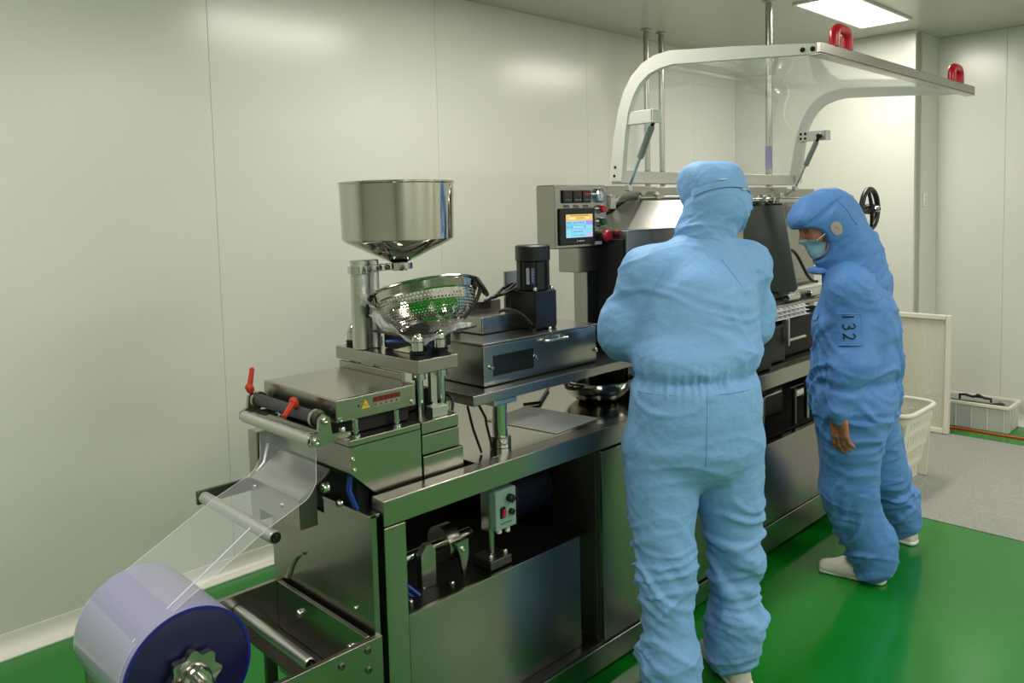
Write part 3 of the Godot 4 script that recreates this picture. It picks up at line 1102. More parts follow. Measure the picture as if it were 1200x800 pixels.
	for k in 4:
		var a := TAU * k / 4.0 + PI / 2 + 0.2
		m = MB.new()
		m.tube([hc + Vector3(0, 0, 0.012), hc + Vector3(cos(a), sin(a), 0) * R * 0.5 + Vector3(0, 0, 0.008), hc + Vector3(cos(a), sin(a), 0) * R], 0.013, 8, 0.0095)
		part("spoke", m, M.black, hw)
	m = MB.new()
	m.lathe([Vector2(0.026, -0.03), Vector2(0.030, -0.015), Vector2(0.030, 0.02), Vector2(0.024, 0.028), Vector2(0, 0.028)], hc, Vector3.BACK, 18)
	part("hub", m, M.black, hw)
	bolt(hc + Vector3(0, 0, 0.028), Vector3.BACK, 0.018, 0.03, hw, M.chrome, "hub_nut")

func build_guard(t: Node) -> void:
	# hinged clear guard, standing open
	var outer := [Vector2(-2.062, 1.686), Vector2(-2.036, 1.865), Vector2(-2.010, 1.97), Vector2(-1.985, 2.035), Vector2(-1.945, 2.095), Vector2(-1.892, 2.138), Vector2(-1.835, 2.160), Vector2(-1.764, 2.168), Vector2(-1.50, 2.141), Vector2(-1.237, 2.108), Vector2(-1.172, 2.099)]
	var inner := [Vector2(-2.000, 1.683), Vector2(-1.980, 1.86), Vector2(-1.961, 1.96), Vector2(-1.935, 2.02), Vector2(-1.905, 2.060), Vector2(-1.862, 2.092), Vector2(-1.81, 2.108), Vector2(-1.755, 2.115), Vector2(-1.50, 2.095), Vector2(-1.237, 2.072), Vector2(-1.180, 2.067)]
	var poly := PackedVector2Array()
	for p in outer: poly.append(p)
	for k in inner.size(): poly.append(inner[inner.size() - 1 - k])
	var m := MB.new()
	var g := MB.new()
	# acrylic sheet following the arms
	var rows := []
	for k in outer.size():
		var q: Vector2 = outer[k].lerp(inner[k], 0.12)
		if k == 0: q.y += 0.05
		var L := []
		for j in 9: L.append(Vector3(lerpf(2.615, 4.20, j / 8.0), q.y, q.x))
		rows.append(L)
	g.grid(rows)
	var sheet := part("clear_guard", g, M.acrylic, t)
	for x in [2.628, 4.203]:
		m = MB.new()
		m.prism(poly, Vector3(x, 0, 0), Vector3(0, 0, 1), Vector3.UP, 0.028, 30.0)
		part("guard_arm", m, M.white_metal, sheet)
	m = MB.new()
	m.span(Vector3(2.607, 1.674, -2.058), Vector3(4.196, 1.726, -2.022), 0.003)
	part("hinge_bar", m, M.alu, sheet)
	m = MB.new()
	m.span(Vector3(2.58, 2.066, -1.180), Vector3(4.225, 2.102, -1.162), 0.003)
	m.span(Vector3(2.58, 2.060, -1.205), Vector3(4.225, 2.066, -1.162), 0.002)
	part("front_strip", m, M.steel, sheet)
	for x in [2.68, 3.90]:
		m = MB.new()
		var pts := []
		for k in 17:
			var a := k / 16.0
			var ang := PI * (1.0 - a)
			var px := cos(ang)
			var py := sin(ang)
			pts.append(Vector3(x + 0.075 + 0.055 * signf(px) * pow(absf(px), 0.55), 2.10 + 0.064 * pow(maxf(py, 0.0), 0.55), -1.172))
		m.tube(pts, 0.0180, 12)
		part("guard_handle", m, M.red, sheet)
	for q in [Vector2(-1.20, 2.085), Vector2(-1.235, 2.087)]:
		bolt(Vector3(2.6, q.y, q.x), Vector3.LEFT, 0.0085, 0.003, sheet, M.iron)
	for q in [Vector2(-2.035, 1.705), Vector2(-2.030, 1.740)]:
		bolt(Vector3(2.6, q.y, q.x), Vector3.LEFT, 0.006, 0.002, sheet, M.iron)
	# strut brackets and gas struts at both ends
	for i in 2:
		var x0: float = 2.612 if i == 0 else 4.166
		m = MB.new()
		m.span(Vector3(x0 - 0.006, 1.905, -1.995), Vector3(x0 + 0.018, 1.958, -1.848), 0.003)
		m.span(Vector3(x0 - 0.006, 1.905, -1.856), Vector3(x0 + 0.05, 1.958, -1.846), 0.002)
		var br := part("strut_bracket", m, M.white_metal, sheet)
		for q in [Vector2(-1.985, 1.945), Vector2(-1.96, 1.945), Vector2(-1.985, 1.92), Vector2(-1.96, 1.92)]:
			if i == 1: bolt(Vector3(x0 - 0.006, q.y, q.x), Vector3.LEFT, 0.007, 0.004, br, M.iron)
		var xs := 2.655 if i == 0 else 4.135
		var top := Vector3(xs, 1.925, -1.872)
		var bot := Vector3(xs, 1.655, -2.005)
		var mid := top.lerp(bot, 0.56)
		m = MB.new()
		m.cyl(top.lerp(bot, 0.10), mid, 0.0135, 18)
		var gs := part("gas_strut", m, mat(Color(0.50, 0.54, 0.52), 0.35, 0.3), sheet)
		m = MB.new()
		m.cyl(mid, bot, 0.006, 12)
		part("piston_rod", m, M.chrome, gs)
		m = MB.new()
		m.lathe([Vector2(0, -0.014), Vector2(0.013, -0.010), Vector2(0.015, 0), Vector2(0.013, 0.010), Vector2(0, 0.014)], top, Vector3.RIGHT, 14)
		m.cyl(top, top.lerp(bot, 0.11), 0.008, 10)
		m.cyl(top, top + Vector3(-0.03 if i == 0 else 0.03, 0, 0), 0.006, 10)
		part("ball_joint", m, M.iron, gs)
		m = MB.new()
		m.box(bot, Vector3(0.03, 0.026, 0.026), 0.005)
		part("ball_joint", m, M.alu, gs)
		m = MB.new()
		m.tube([bot, Vector3(xs - 0.02, 1.60, -2.06), Vector3(xs - 0.03, 1.585, -2.08)], 0.006, 8)
		m.box(Vector3(xs - 0.03, 1.60, -2.07), Vector3(0.035, 0.06, 0.02), 0.003)
		part("strut_mount", m, M.alu, gs)

func build_control_panel(t: Node) -> void:
	var m := MB.new()
	var z := -1.95
	m.span(Vector3(2.142, 1.430, z - 0.095), Vector3(2.440, 1.664, z), 0.004)
	var cp := part("control_panel", m, M.steel, t)
	m = MB.new()
	m.span(Vector3(2.298, 1.332, -2.08), Vector3(2.423, 1.4285, -1.975), 0.003)
	part("panel_bracket", m, M.steel, t)
	m = MB.new()
	m.span(Vector3(2.362, 0.849, -2.06), Vector3(2.42, 1.331, -1.99), 0.003)
	part("panel_column", m, M.steel, t)
	# three temperature controllers
	for k in 3:
		var x := 2.180 + 0.0545 * k
		m = MB.new()
		m.span(Vector3(x, 1.597, z), Vector3(x + 0.049, 1.645, z + 0.010), 0.003)
		var tc := part("temperature_controller", m, M.black, cp)
		m = MB.new()
		for d in 3:
			m.box(Vector3(x + 0.014 + 0.0105 * d, 1.630, z + 0.0105), Vector3(0.006, 0.011, 0.001), 0.0)
		var led := mat(Color(0.45, 0.1, 0.1) if k < 2 else Color(0.85, 0.12, 0.2), 0.5)
		part("digits", m, led, tc)
		m = MB.new()
		for d in 4:
			m.box(Vector3(x + 0.012 + 0.009 * d, 1.6085, z + 0.0105), Vector3(0.005, 0.006, 0.001), 0.0)
		part("keys", m, mat(Color(0.30, 0.50, 0.42) if k != 1 else Color(0.5, 0.52, 0.58), 0.5), tc)
		m = MB.new()
		for d in 4:
			m.box(Vector3(x + 0.011 + 0.008 * d, 1.588 - 0.002 * (d % 2), z + 0.0006), Vector3(0.005, 0.005, 0.001), 0.0)
		m.box(Vector3(x + 0.024, 1.582, z + 0.0006), Vector3(0.034, 0.0025, 0.001), 0.0)
		part("print", m, M.black, cp)
	# gauge
	m = MB.new()
	m.lathe([Vector2(0.021, 0), Vector2(0.0285, 0), Vector2(0.0285, 0.014), Vector2(0.0225, 0.017), Vector2(0.022, 0.010)], Vector3(2.392, 1.625, z), Vector3.BACK, 32)
	var ga := part("pressure_gauge", m, M.chrome, cp)
	m = MB.new()
	m.cyl(Vector3(2.392, 1.625, z), Vector3(2.392, 1.625, z + 0.009), 0.0225, 28, 0.0)
	part("dial", m, mat(Color(0.82, 0.83, 0.82), 0.4), ga)
	m = MB.new()
	for k in 11:
		var a := PI * (1.25 - 1.5 * k / 10.0)
		m.box(Vector3(2.392 + 0.017 * cos(a), 1.625 + 0.017 * sin(a), z + 0.0095), Vector3(0.004, 0.0012, 0.0008), 0.0, Basis(Vector3.BACK, a))
	m.box(Vector3(2.390, 1.620, z + 0.0105), Vector3(0.0015, 0.022, 0.0008), 0.0, Basis(Vector3.BACK, 0.3))
	part("needle_and_scale", m, M.black, ga)
	# touch screen in a black bezel
	m = MB.new()
	m.span(Vector3(2.158, 1.442, z), Vector3(2.360, 1.578, z + 0.009), 0.004)
	var bz := part("screen_bezel", m, mat(Color(0.035, 0.045, 0.045), 0.3), cp)
	var im := Image.create(160, 128, false, Image.FORMAT_RGB8)
	im.fill(Color(0.52, 0.80, 0.90))
	im.fill_rect(Rect2i(0, 0, 160, 34), Color(0.90, 0.72, 0.40))
	im.fill_rect(Rect2i(24, 5, 110, 5), Color(0.62, 0.46, 0.30))
	im.fill_rect(Rect2i(20, 16, 34, 10), Color(0.97, 0.86, 0.62))
	im.fill_rect(Rect2i(66, 15, 40, 10), Color(0.78, 0.60, 0.34))
	im.fill_rect(Rect2i(116, 16, 26, 10), Color(0.97, 0.82, 0.52))
	im.fill_rect(Rect2i(118, 36, 42, 20), Color(0.66, 0.50, 0.90))
	im.fill_rect(Rect2i(0, 34, 160, 3), Color(0.75, 0.62, 0.72))
	im.fill_rect(Rect2i(0, 56, 160, 3), Color(0.50, 0.55, 0.62))
	im.fill_rect(Rect2i(0, 62, 118, 16), Color(0.36, 0.70, 0.86))
	im.fill_rect(Rect2i(0, 82, 160, 3), Color(0.66, 0.58, 0.72))
	im.fill_rect(Rect2i(34, 34, 2, 94), Color(0.40, 0.58, 0.70))
	im.fill_rect(Rect2i(120, 106, 40, 18), Color(0.85, 0.68, 0.86))
	for q in 5:
		im.fill_rect(Rect2i(44 + q * 14, 42, 9, 8), Color(0.30, 0.50, 0.75))
		im.fill_rect(Rect2i(6 + q * 5, 42, 3, 9), Color(0.25, 0.42, 0.62))
		im.fill_rect(Rect2i(44 + q * 13, 66, 7, 8), Color(0.75, 0.92, 0.96))
		im.fill_rect(Rect2i(42 + q * 12, 92, 8, 7), Color(0.30, 0.55, 0.72))
		im.fill_rect(Rect2i(44 + q * 13, 112, 8, 7), Color(0.38, 0.62, 0.78))
	var tp := text_plate(im, Vector3(2.190, 1.469, z + 0.0093), Vector3(0.152, 0, 0), Vector3(0, 0.086, 0), 0.62, 0.3)
	part("screen", tp[0], tp[1], bz)
	m = MB.new()
	m.tube([Vector3(2.250, 1.459, z + 0.0094), Vector3(2.254, 1.456, z + 0.0094), Vector3(2.250, 1.452, z + 0.0094)], 0.0011, 5)
	for q in 7:
		m.box(Vector3(2.262 + 0.0048 * q, 1.4555, z + 0.0094), Vector3(0.0035, 0.0045, 0.0006), 0.0)
	part("maker_mark", m, M.trim, bz)
	# push buttons at the right
	for q in [[1.572, M.red, 0.014], [1.523, M.green_btn, 0.015]]:
		m = MB.new()
		m.ring(Vector3(2.398, q[0], z), Vector3(2.398, q[0], z + 0.012), 0.010, q[2] + 0.004, 20)
		var bt := part("push_button", m, M.chrome, cp)
		m = MB.new()
		m.cyl(Vector3(2.398, q[0], z), Vector3(2.398, q[0], z + 0.026), q[2], 20, 0.003)
		part("cap", m, q[1], bt)
	m = MB.new()
	m.cyl(Vector3(2.400, 1.470, z), Vector3(2.400, 1.470, z + 0.025), 0.012, 18)
	var es := part("emergency_stop", m, M.black, cp)
	m = MB.new()
	m.lathe([Vector2(0, 0), Vector2(0.019, 0), Vector2(0.022, 0.004), Vector2(0.022, 0.015), Vector2(0.017, 0.021), Vector2(0, 0.022)], Vector3(2.400, 1.470, z + 0.024), Vector3.BACK, 24)
	part("mushroom_cap", m, M.red, es)
	m = MB.new()
	m.box(Vector3(2.385, 1.443, z + 0.001), Vector3(0.04, 0.012, 0.001), 0.0)
	part("label_plate", m, M.seam, cp)

# ---------------------------------------------------------------- brush feeder on the table
func build_feeder() -> void:
	var t := thing("feeder_unit", "low stainless feeder box on a tray and pedestal, with black motor on top", "feeder")
	var m := MB.new()
	m.span(Vector3(1.526, 1.002, -2.06), Vector3(2.422, 1.034, -1.728), 0.003)
	var tray := part("tray", m, M.steel, t)
	m = MB.new()
	m.span(Vector3(1.622, 1.035, -2.03), Vector3(2.165, 1.164, -1.785), 0.004)
	var bx := part("feeder_box", m, M.steel, t)
	m = MB.new()
	m.span(Vector3(1.617, 1.1645, -2.035), Vector3(2.170, 1.1705, -1.780), 0.002)
	part("lid", m, M.steel, t)
	# window
	m = MB.new()
	m.span(Vector3(1.662, 1.064, -1.7855), Vector3(1.842, 1.128, -1.7835), 0.0005)
	var wn := part("window", m, mat(Color(0.11, 0.115, 0.08), 0.12, 0.0), bx)
	for p in [Vector3(1.652, 1.093, -1.785), Vector3(1.850, 1.098, -1.785), Vector3(2.155, 1.078, -1.785)]:
		bolt(p, Vector3.BACK, 0.007, 0.010, bx, M.chrome, "screw")
	m = MB.new()
	m.tube([Vector3(1.885, 1.146, -1.785), Vector3(1.885, 1.146, -1.768), Vector3(1.892, 1.146, -1.764), Vector3(1.985, 1.146, -1.764), Vector3(1.992, 1.146, -1.768), Vector3(1.992, 1.146, -1.785)], 0.0055, 10)
	m.cyl(Vector3(1.945, 1.148, -1.764), Vector3(1.945, 1.162, -1.764), 0.004, 8)
	part("handle", m, M.chrome, bx)
	# pedestals
	for p in [Vector3(1.665, 0, -1.765), Vector3(1.665, 0, -2.02)]:
		m = MB.new()
		m.lathe([Vector2(0.034, 0.849), Vector2(0.034, 0.878), Vector2(0.030, 0.882), Vector2(0.0235, 0.882), Vector2(0.0235, 0.985)], Vector3(p.x, 0, p.z), Vector3.UP, 28)
		m.span(Vector3(p.x - 0.05, 0.984, p.z - 0.03), Vector3(p.x + 0.05, 1.001, p.z + 0.03), 0.003)
		part("pedestal", m, M.chrome, t)
	# gear motor
	m = MB.new()
	m.span(Vector3(1.915, 1.171, -1.965), Vector3(2.022, 1.303, -1.838), 0.006)
	var gm := part("gear_case", m, M.navy, t)
	m = MB.new()
	var mc := Vector3(1.968, 0, -1.90)
	m.lathe([Vector2(0, 1.304), Vector2(0.052, 1.304), Vector2(0.052, 1.400), Vector2(0, 1.400)], mc, Vector3.UP, 32)
	var mo := part("motor", m, M.black, t)
	m = MB.new()
	for k in 8:
		var a := TAU * k / 8.0 + 0.35
		m.box(mc + Vector3(cos(a) * 0.050, 1.352, sin(a) * 0.050), Vector3(0.012, 0.096, 0.026), 0.002, Basis(Vector3.UP, -a))
	part("cooling_rib", m, M.black, mo)
	m = MB.new()
	m.lathe([Vector2(0, 1.400), Vector2(0.056, 1.400), Vector2(0.060, 1.404), Vector2(0.060, 1.452), Vector2(0.055, 1.456), Vector2(0, 1.456)], mc, Vector3.UP, 8, false)
	part("fan_cover", m, M.black, mo)
	var im := Image.create(40, 64, false, Image.FORMAT_RGB8)
	im.fill(Color(0.70, 0.70, 0.76))
	im.fill_rect(Rect2i(22, 0, 18, 64), Color(0.30, 0.26, 0.55))
	for q in 9:
		im.fill_rect(Rect2i(4, 4 + q * 6, 14 - (q % 3) * 3, 2), Color(0.30, 0.30, 0.40))
		im.fill_rect(Rect2i(25, 4 + q * 6, 12 - (q % 2) * 4, 2), Color(0.72, 0.72, 0.86))
	var ux := Vector3(0.020, 0, 0.020)
	var tp := text_plate(im, Vector3(1.9125, 1.325, -1.878), ux, Vector3(0, 0.055, 0))
	part("rating_plate", tp[0], tp[1], mo).set_meta("label", "violet and white rating label")
	for p in [Vector3(1.93, 1.303, -1.855), Vector3(2.008, 1.303, -1.852)]:
		bolt(p, Vector3.UP, 0.007, 0.012, gm, M.chrome)
	bolt(Vector3(1.965, 1.171, -1.825), Vector3.UP, 0.008, 0.010, t, M.chrome)
	m = MB.new()
	var pts := []
	for k in 15:
		var a := k / 14.0
		pts.append(Vector3(1.80 + 0.10 * a, 1.243 + 0.02 * sin(a * PI * 0.6) - 0.07 * a * a, -1.90 + 0.055 * a))
	m.tube(pts, 0.006, 8)
	part("cable", m, M.cable, t)
	m = MB.new()
	m.lathe([Vector2(0.014, 0), Vector2(0.014, 0.008), Vector2(0.006, 0.012)], Vector3(1.905, 1.171, -1.845), Vector3.UP, 14)
	part("grommet", m, M.cable, t)
	# low box and upright plate behind
	m = MB.new()
	m.span(Vector3(1.738, 1.171, -2.03), Vector3(2.02, 1.228, -1.915), 0.004)
	part("low_box", m, M.steel, t)
	m = MB.new()
	m.span(Vector3(1.72, 1.171, -2.12), Vector3(1.95, 1.262, -2.045), 0.003)
	part("low_box", m, M.steel, t)
	m = MB.new()
	m.span(Vector3(1.935, 1.171, -2.015), Vector3(2.00, 1.362, -2.005), 0.002)
	part("upright_plate", m, M.steel, t)
	for s in 3:
		m = MB.new()
		pts = []
		for k in 19:
			var a := k / 18.0
			pts.append(Vector3(1.86 + 0.12 * a - 0.05 * sin(a * PI), 1.265 + 0.012 * s + 0.055 * a * a * (1.0 - 0.3 * s), -2.03 + 0.03 * s + 0.03 * sin(a * PI)))
		m.tube(pts, 0.0055, 8)
		part("cable", m, M.cable, t)
	# two thin drain tubes under the tray
	for q in [[Vector3(1.530, 1.0, -1.76), Vector3(1.545, 0.93, -1.755), Vector3(1.572, 0.852, -1.75)], [Vector3(1.565, 1.0, -1.75), Vector3(1.592, 0.955, -1.75), Vector3(1.60, 0.93, -1.755), Vector3(1.63, 0.852, -1.765)]]:
		m = MB.new()
		m.tube(q, 0.004, 8)
		part("drain_tube", m, M.iron, t)

# ---------------------------------------------------------------- reel end
func build_unwinder() -> void:
	var t := thing("unwinding_frame", "stainless reel bracket with rollers and open tray at the machine's left end", "reel stand")
	var m := MB.new()
	# end cover with a notch
	var poly := PackedVector2Array([Vector2(-1.652, 0.20), Vector2(-1.652, 0.818), Vector2(-1.876, 0.818), Vector2(-1.876, 0.768), Vector2(-2.06, 0.768), Vector2(-2.175, 0.75), Vector2(-2.175, 0.20)])
	m.prism(poly, Vector3(1.120, 0, 0), Vector3(0, 0, 1), Vector3.UP, 0.016)
	var ec := part("end_cover", m, M.panel, t)
	bolt(Vector3(1.104, 0.55, -1.735), Vector3.LEFT, 0.006, 0.006, ec, M.chrome, "screw")
	m = MB.new()
	m.span(Vector3(1.100, 0.809, -1.876), Vector3(1.132, 0.8185, -1.652), 0.002)
	part("folded_edge", m, M.steel, ec)
	# tray sides
	m = MB.new()
	m.span(Vector3(0.56, 0.36, -1.656), Vector3(1.118, 0.507, -1.640), 0.002)
	var fp := part("side_plate", m, M.panel, t)
	for p in [Vector2(0.995, 0.478), Vector2(1.072, 0.486), Vector2(1.072, 0.435), Vector2(0.94, 0.43)]:
		bolt(Vector3(p.x, p.y, -1.640), Vector3.BACK, 0.009, 0.006, fp, M.steel_dark)
	m = MB.new()
	m.span(Vector3(0.56, 0.36, -2.130), Vector3(1.118, 0.512, -2.114), 0.002)
	part("side_plate", m, M.panel, t)
	m = MB.new()
	m.span(Vector3(1.078, 0.36, -2.113), Vector3(1.092, 0.510, -1.657), 0.002)
	part("cross_plate", m, M.panel, t)
	m = MB.new()
	m.span(Vector3(0.985, 0.36, -2.113), Vector3(1.077, 0.368, -1.657), 0.001)
	part("tray_floor", m, M.steel_dark, t)
	for z in [-1.72, -1.98]:
		bolt(Vector3(1.078, 0.46, z), Vector3.LEFT, 0.012, 0.012, t, M.chrome)
	for x in [0.62, 1.05]:
		for z in [-1.66, -2.11]:
			m = MB.new()
			m.span(Vector3(x - 0.018, 0.0, z - 0.018 if z < -2.0 else z), Vector3(x + 0.018, 0.359, z if z < -2.0 else z + 0.018), 0.003)
			part("leg", m, M.steel_dark, t)
	roller(-2.112, -1.72, Vector2(0.955, 0.468), 0.0155, M.alu, t, "lower_roller")
	roller(-2.145, -1.742, Vector2(0.890, 0.805), 0.0165, M.alu, t, "upper_roller")
	m = MB.new()
	m.span(Vector3(0.872, 0.786, -2.158), Vector3(1.135, 0.824, -2.146), 0.002)
	part("roller_arm", m, M.steel_dark, t)
	# bent cover box the film slides over
	m = MB.new()
	m.prism(PackedVector2Array([Vector2(0.992, 0.775), Vector2(0.998, 0.775), Vector2(0.998, 0.848), Vector2(1.085, 0.905), Vector2(1.082, 0.912), Vector2(0.992, 0.853)]), Vector3(0, 0, -2.065), Vector3.RIGHT, Vector3.UP, 0.262)
	var bc := part("film_guide_cover", m, M.steel, t)
	m = MB.new()
	m.prism(PackedVector2Array([Vector2(0.992, 0.775), Vector2(1.040, 0.775), Vector2(1.040, 0.875), Vector2(0.992, 0.850)]), Vector3(0, 0, -1.806), Vector3.RIGHT, Vector3.UP, 0.006)
	part("end_plate", m, M.steel_dark, bc)
	for q in [Vector2(-1.90, 0.815), Vector2(-2.05, 0.83)]:
		bolt(Vector3(0.992, q.y, q.x), Vector3.LEFT, 0.006, 0.004, bc, M.chrome, "screw")
	bolt(Vector3(1.06, 0.875, -1.78), Vector3.LEFT, 0.014, 0.016, bc, M.chrome)
	bolt(Vector3(1.08, 0.835, -1.75), Vector3.LEFT, 0.010, 0.012, bc, M.chrome)
	m = MB.new()
	m.span(Vector3(1.04, 0.70, -2.175), Vector3(1.10, 0.96, -2.12), 0.003)
	part("upright", m, M.steel, t)
	m = MB.new()
	m.tube([Vector3(1.06, 0.93, -2.09), Vector3(1.04, 0.88, -2.08), Vector3(1.01, 0.86, -2.07)], 0.006, 8)
	part("guide_bar", m, M.alu, t)
	m = MB.new()
	var pts := []
	for k in 13:
		var a := k / 12.0
		pts.append(Vector3(1.098, 0.62 - 0.10 * a + 0.02 * sin(a * PI), -1.99 - 0.10 * a))
	m.tube(pts, 0.0035, 8)
	part("earth_wire", m, mat(Color(0.50, 0.62, 0.50), 0.5), t)
	for s in 2:
		m = MB.new()
		m.tube([Vector3(1.115, 0.90, -1.76 + 0.01 * s), Vector3(1.105, 0.86, -1.755 + 0.01 * s), Vector3(1.115, 0.81, -1.735 + 0.012 * s), Vector3(1.128, 0.74, -1.73)], 0.005, 8)
		part("air_hose", m, M.blue_hose, t)
	# spindle with star knob
	var rc := Vector3(0.672, 0.559, 0)
	m = MB.new()
	m.cyl(rc + Vector3(0, 0, -2.14), rc + Vector3(0, 0, -1.66), 0.018, 18)
	m.span(Vector3(0.655, 0.50, -2.135), Vector3(0.689, 0.56, -2.115), 0.002)
	var sp := part("spindle", m, M.chrome, t)
	m = MB.new()
	var star := PackedVector2Array()
	for k in 64:
		var a := TAU * k / 64.0
		var r := 0.056 + 0.006 * cos(a * 8.0)
		star.append(Vector2(cos(a) * r, sin(a) * r))
	m.prism(star, rc + Vector3(0, 0, -1.738), Vector3.RIGHT, Vector3.UP, 0.02, 40.0)
	var kn := part("star_knob", m, M.steel, sp)
	m = MB.new()
	m.lathe([Vector2(0.034, 0), Vector2(0.032, 0.018), Vector2(0.026, 0.026), Vector2(0, 0.026)], rc + Vector3(0, 0, -1.718), Vector3.BACK, 24)
	part("hub", m, M.chrome, kn)
	m = MB.new()
	m.tube([rc + Vector3(-0.02, 0.0, -1.70), rc + Vector3(-0.075, -0.005, -1.70)], 0.009, 10)
	part("locking_screw", m, M.chrome, kn)
	# ---- the film reel
	var r := thing("film_reel", "large roll of clear bluish plastic film with dark blue end face on the bracket", "film roll", Vector3(0.672, 0.559, 0))
	m = MB.new()
	m.lathe([Vector2(0.145, -2.074), Vector2(0.145, -1.752)], Vector3.ZERO, Vector3.BACK, 72)
	var rm := mat(Color(0.60, 0.59, 0.74), 0.34, 0.0, 0.6)
	rm.clearcoat_enabled = true
	rm.clearcoat = 0.3
	rm.clearcoat_roughness = 0.2
	part("wound_film", m, rm, r)
	m = MB.new()
	m.lathe([Vector2(0.0405, -1.7495), Vector2(0.138, -1.7495), Vector2(0.1448, -1.7535)], Vector3.ZERO, Vector3.BACK, 72)
	var em := mat(Color(0.085, 0.085, 0.27), 0.4)
	part("end_face", m, em, r)
	m = MB.new()
	m.lathe([Vector2(0.1448, -2.0725), Vector2(0.138, -2.0765), Vector2(0.0405, -2.0765)], Vector3.ZERO, Vector3.BACK, 72)
	part("end_face", m, em, r)
	m = MB.new()
	for z in [-1.7505]:
		m.ring(Vector3(0, 0, z - 0.002), Vector3(0, 0, z + 0.002), 0.1385, 0.1458, 72)
	part("outer_layer_edge", m, mat(Color(0.12, 0.11, 0.50), 0.3), r)
	m = MB.new()
	m.ring(Vector3(0, 0, -2.08), Vector3(0, 0, -1.746), 0.0182, 0.0405, 32)
	part("core_tube", m, M.rubber, r)
	# ---- the film web
	var w := MB.new()
	# roll (left tangent) -> over the upper roller -> guide cover -> lower guide roller
	var c0 := Vector2(0.672, 0.559)
	var c1 := Vector2(0.890, 0.805)
	var path := []
	var dd := (c1 - c0).normalized()
	var nn := Vector2(-dd.y, dd.x)
	for k in 7:
		var a := 0.8 - 0.8 * k / 6.0
		path.append(c0 + nn.rotated(a) * 0.1475)
	for k in range(1, 9): path.append((c0 + nn * 0.1475).lerp(c1 + nn * 0.0182, k / 8.0))
	for k in range(1, 9):
		var a := -k / 8.0 * 0.85
		path.append(c1 + nn.rotated(a) * 0.0182)
	path.append(Vector2(0.990, 0.862))
	path.append(Vector2(1.005, 0.874))
	path.append(Vector2(1.022, 0.90))
	var c2 := Vector2(1.008, 1.014)
	for k in 10:
		var a := -0.35 + (PI * 0.75 + 0.35) * k / 9.0
		path.append(c2 + Vector2(cos(a), sin(a)) * 0.0182)
	var rows := []
	for p in path:
		var L := []
		for j in 7: L.append(Vector3(p.x, p.y, lerpf(-2.068, -1.768, j / 6.0)))
		rows.append(L)
	w.grid(rows)
	var ft := thing("plastic_film", "clear plastic film web running from the reel up over the roller", "film")
	part("web", w, M.film, ft)
	var fe := mat(Color(0.90, 0.90, 0.96), 0.3)
	for z in [-1.768, -2.068]:
		m = MB.new()
		var ep := []
		for p in path: ep.append(Vector3(p.x, p.y, z))
		m.tube(ep, 0.0006, 6)
		part("film_edge", m, fe, ft)
	m = MB.new()
	m.tube([Vector3(0.8669, 0.8133, -1.825), Vector3(0.7819, 0.7700, -1.812), Vector3(0.6718, 0.7139, -1.798), Vector3(0.5679, 0.6612, -1.785)], 0.0014, 6)
	part("crease", m, fe, ft)

# ---------------------------------------------------------------- things that rest on something
func lathe_bowl(m: MB, rim_r: float, base_r: float, h: float, thick: float, lip: float) -> void:
	var prof := [Vector2(0, 0), Vector2(base_r, 0)]
	for k in range(1, 9):
		var a := k / 8.0
		prof.append(Vector2(lerpf(base_r, rim_r, sin(a * PI / 2)), h * (1.0 - cos(a * PI / 2)) * 0.5 + h * a * 0.5))
	prof.append(Vector2(rim_r + lip, h + 0.001))
	prof.append(Vector2(rim_r + lip + 0.002, h + 0.004))
	prof.append(Vector2(rim_r, h + 0.004))
	for k in range(7, -1, -1):
		var a := k / 8.0
		prof.append(Vector2(lerpf(base_r, rim_r, sin(a * PI / 2)) - thick, h * (1.0 - cos(a * PI / 2)) * 0.5 + h * a * 0.5 + thick))
	prof.append(Vector2(0, thick))
	m.lathe(prof, Vector3.ZERO, Vector3.UP, 64)

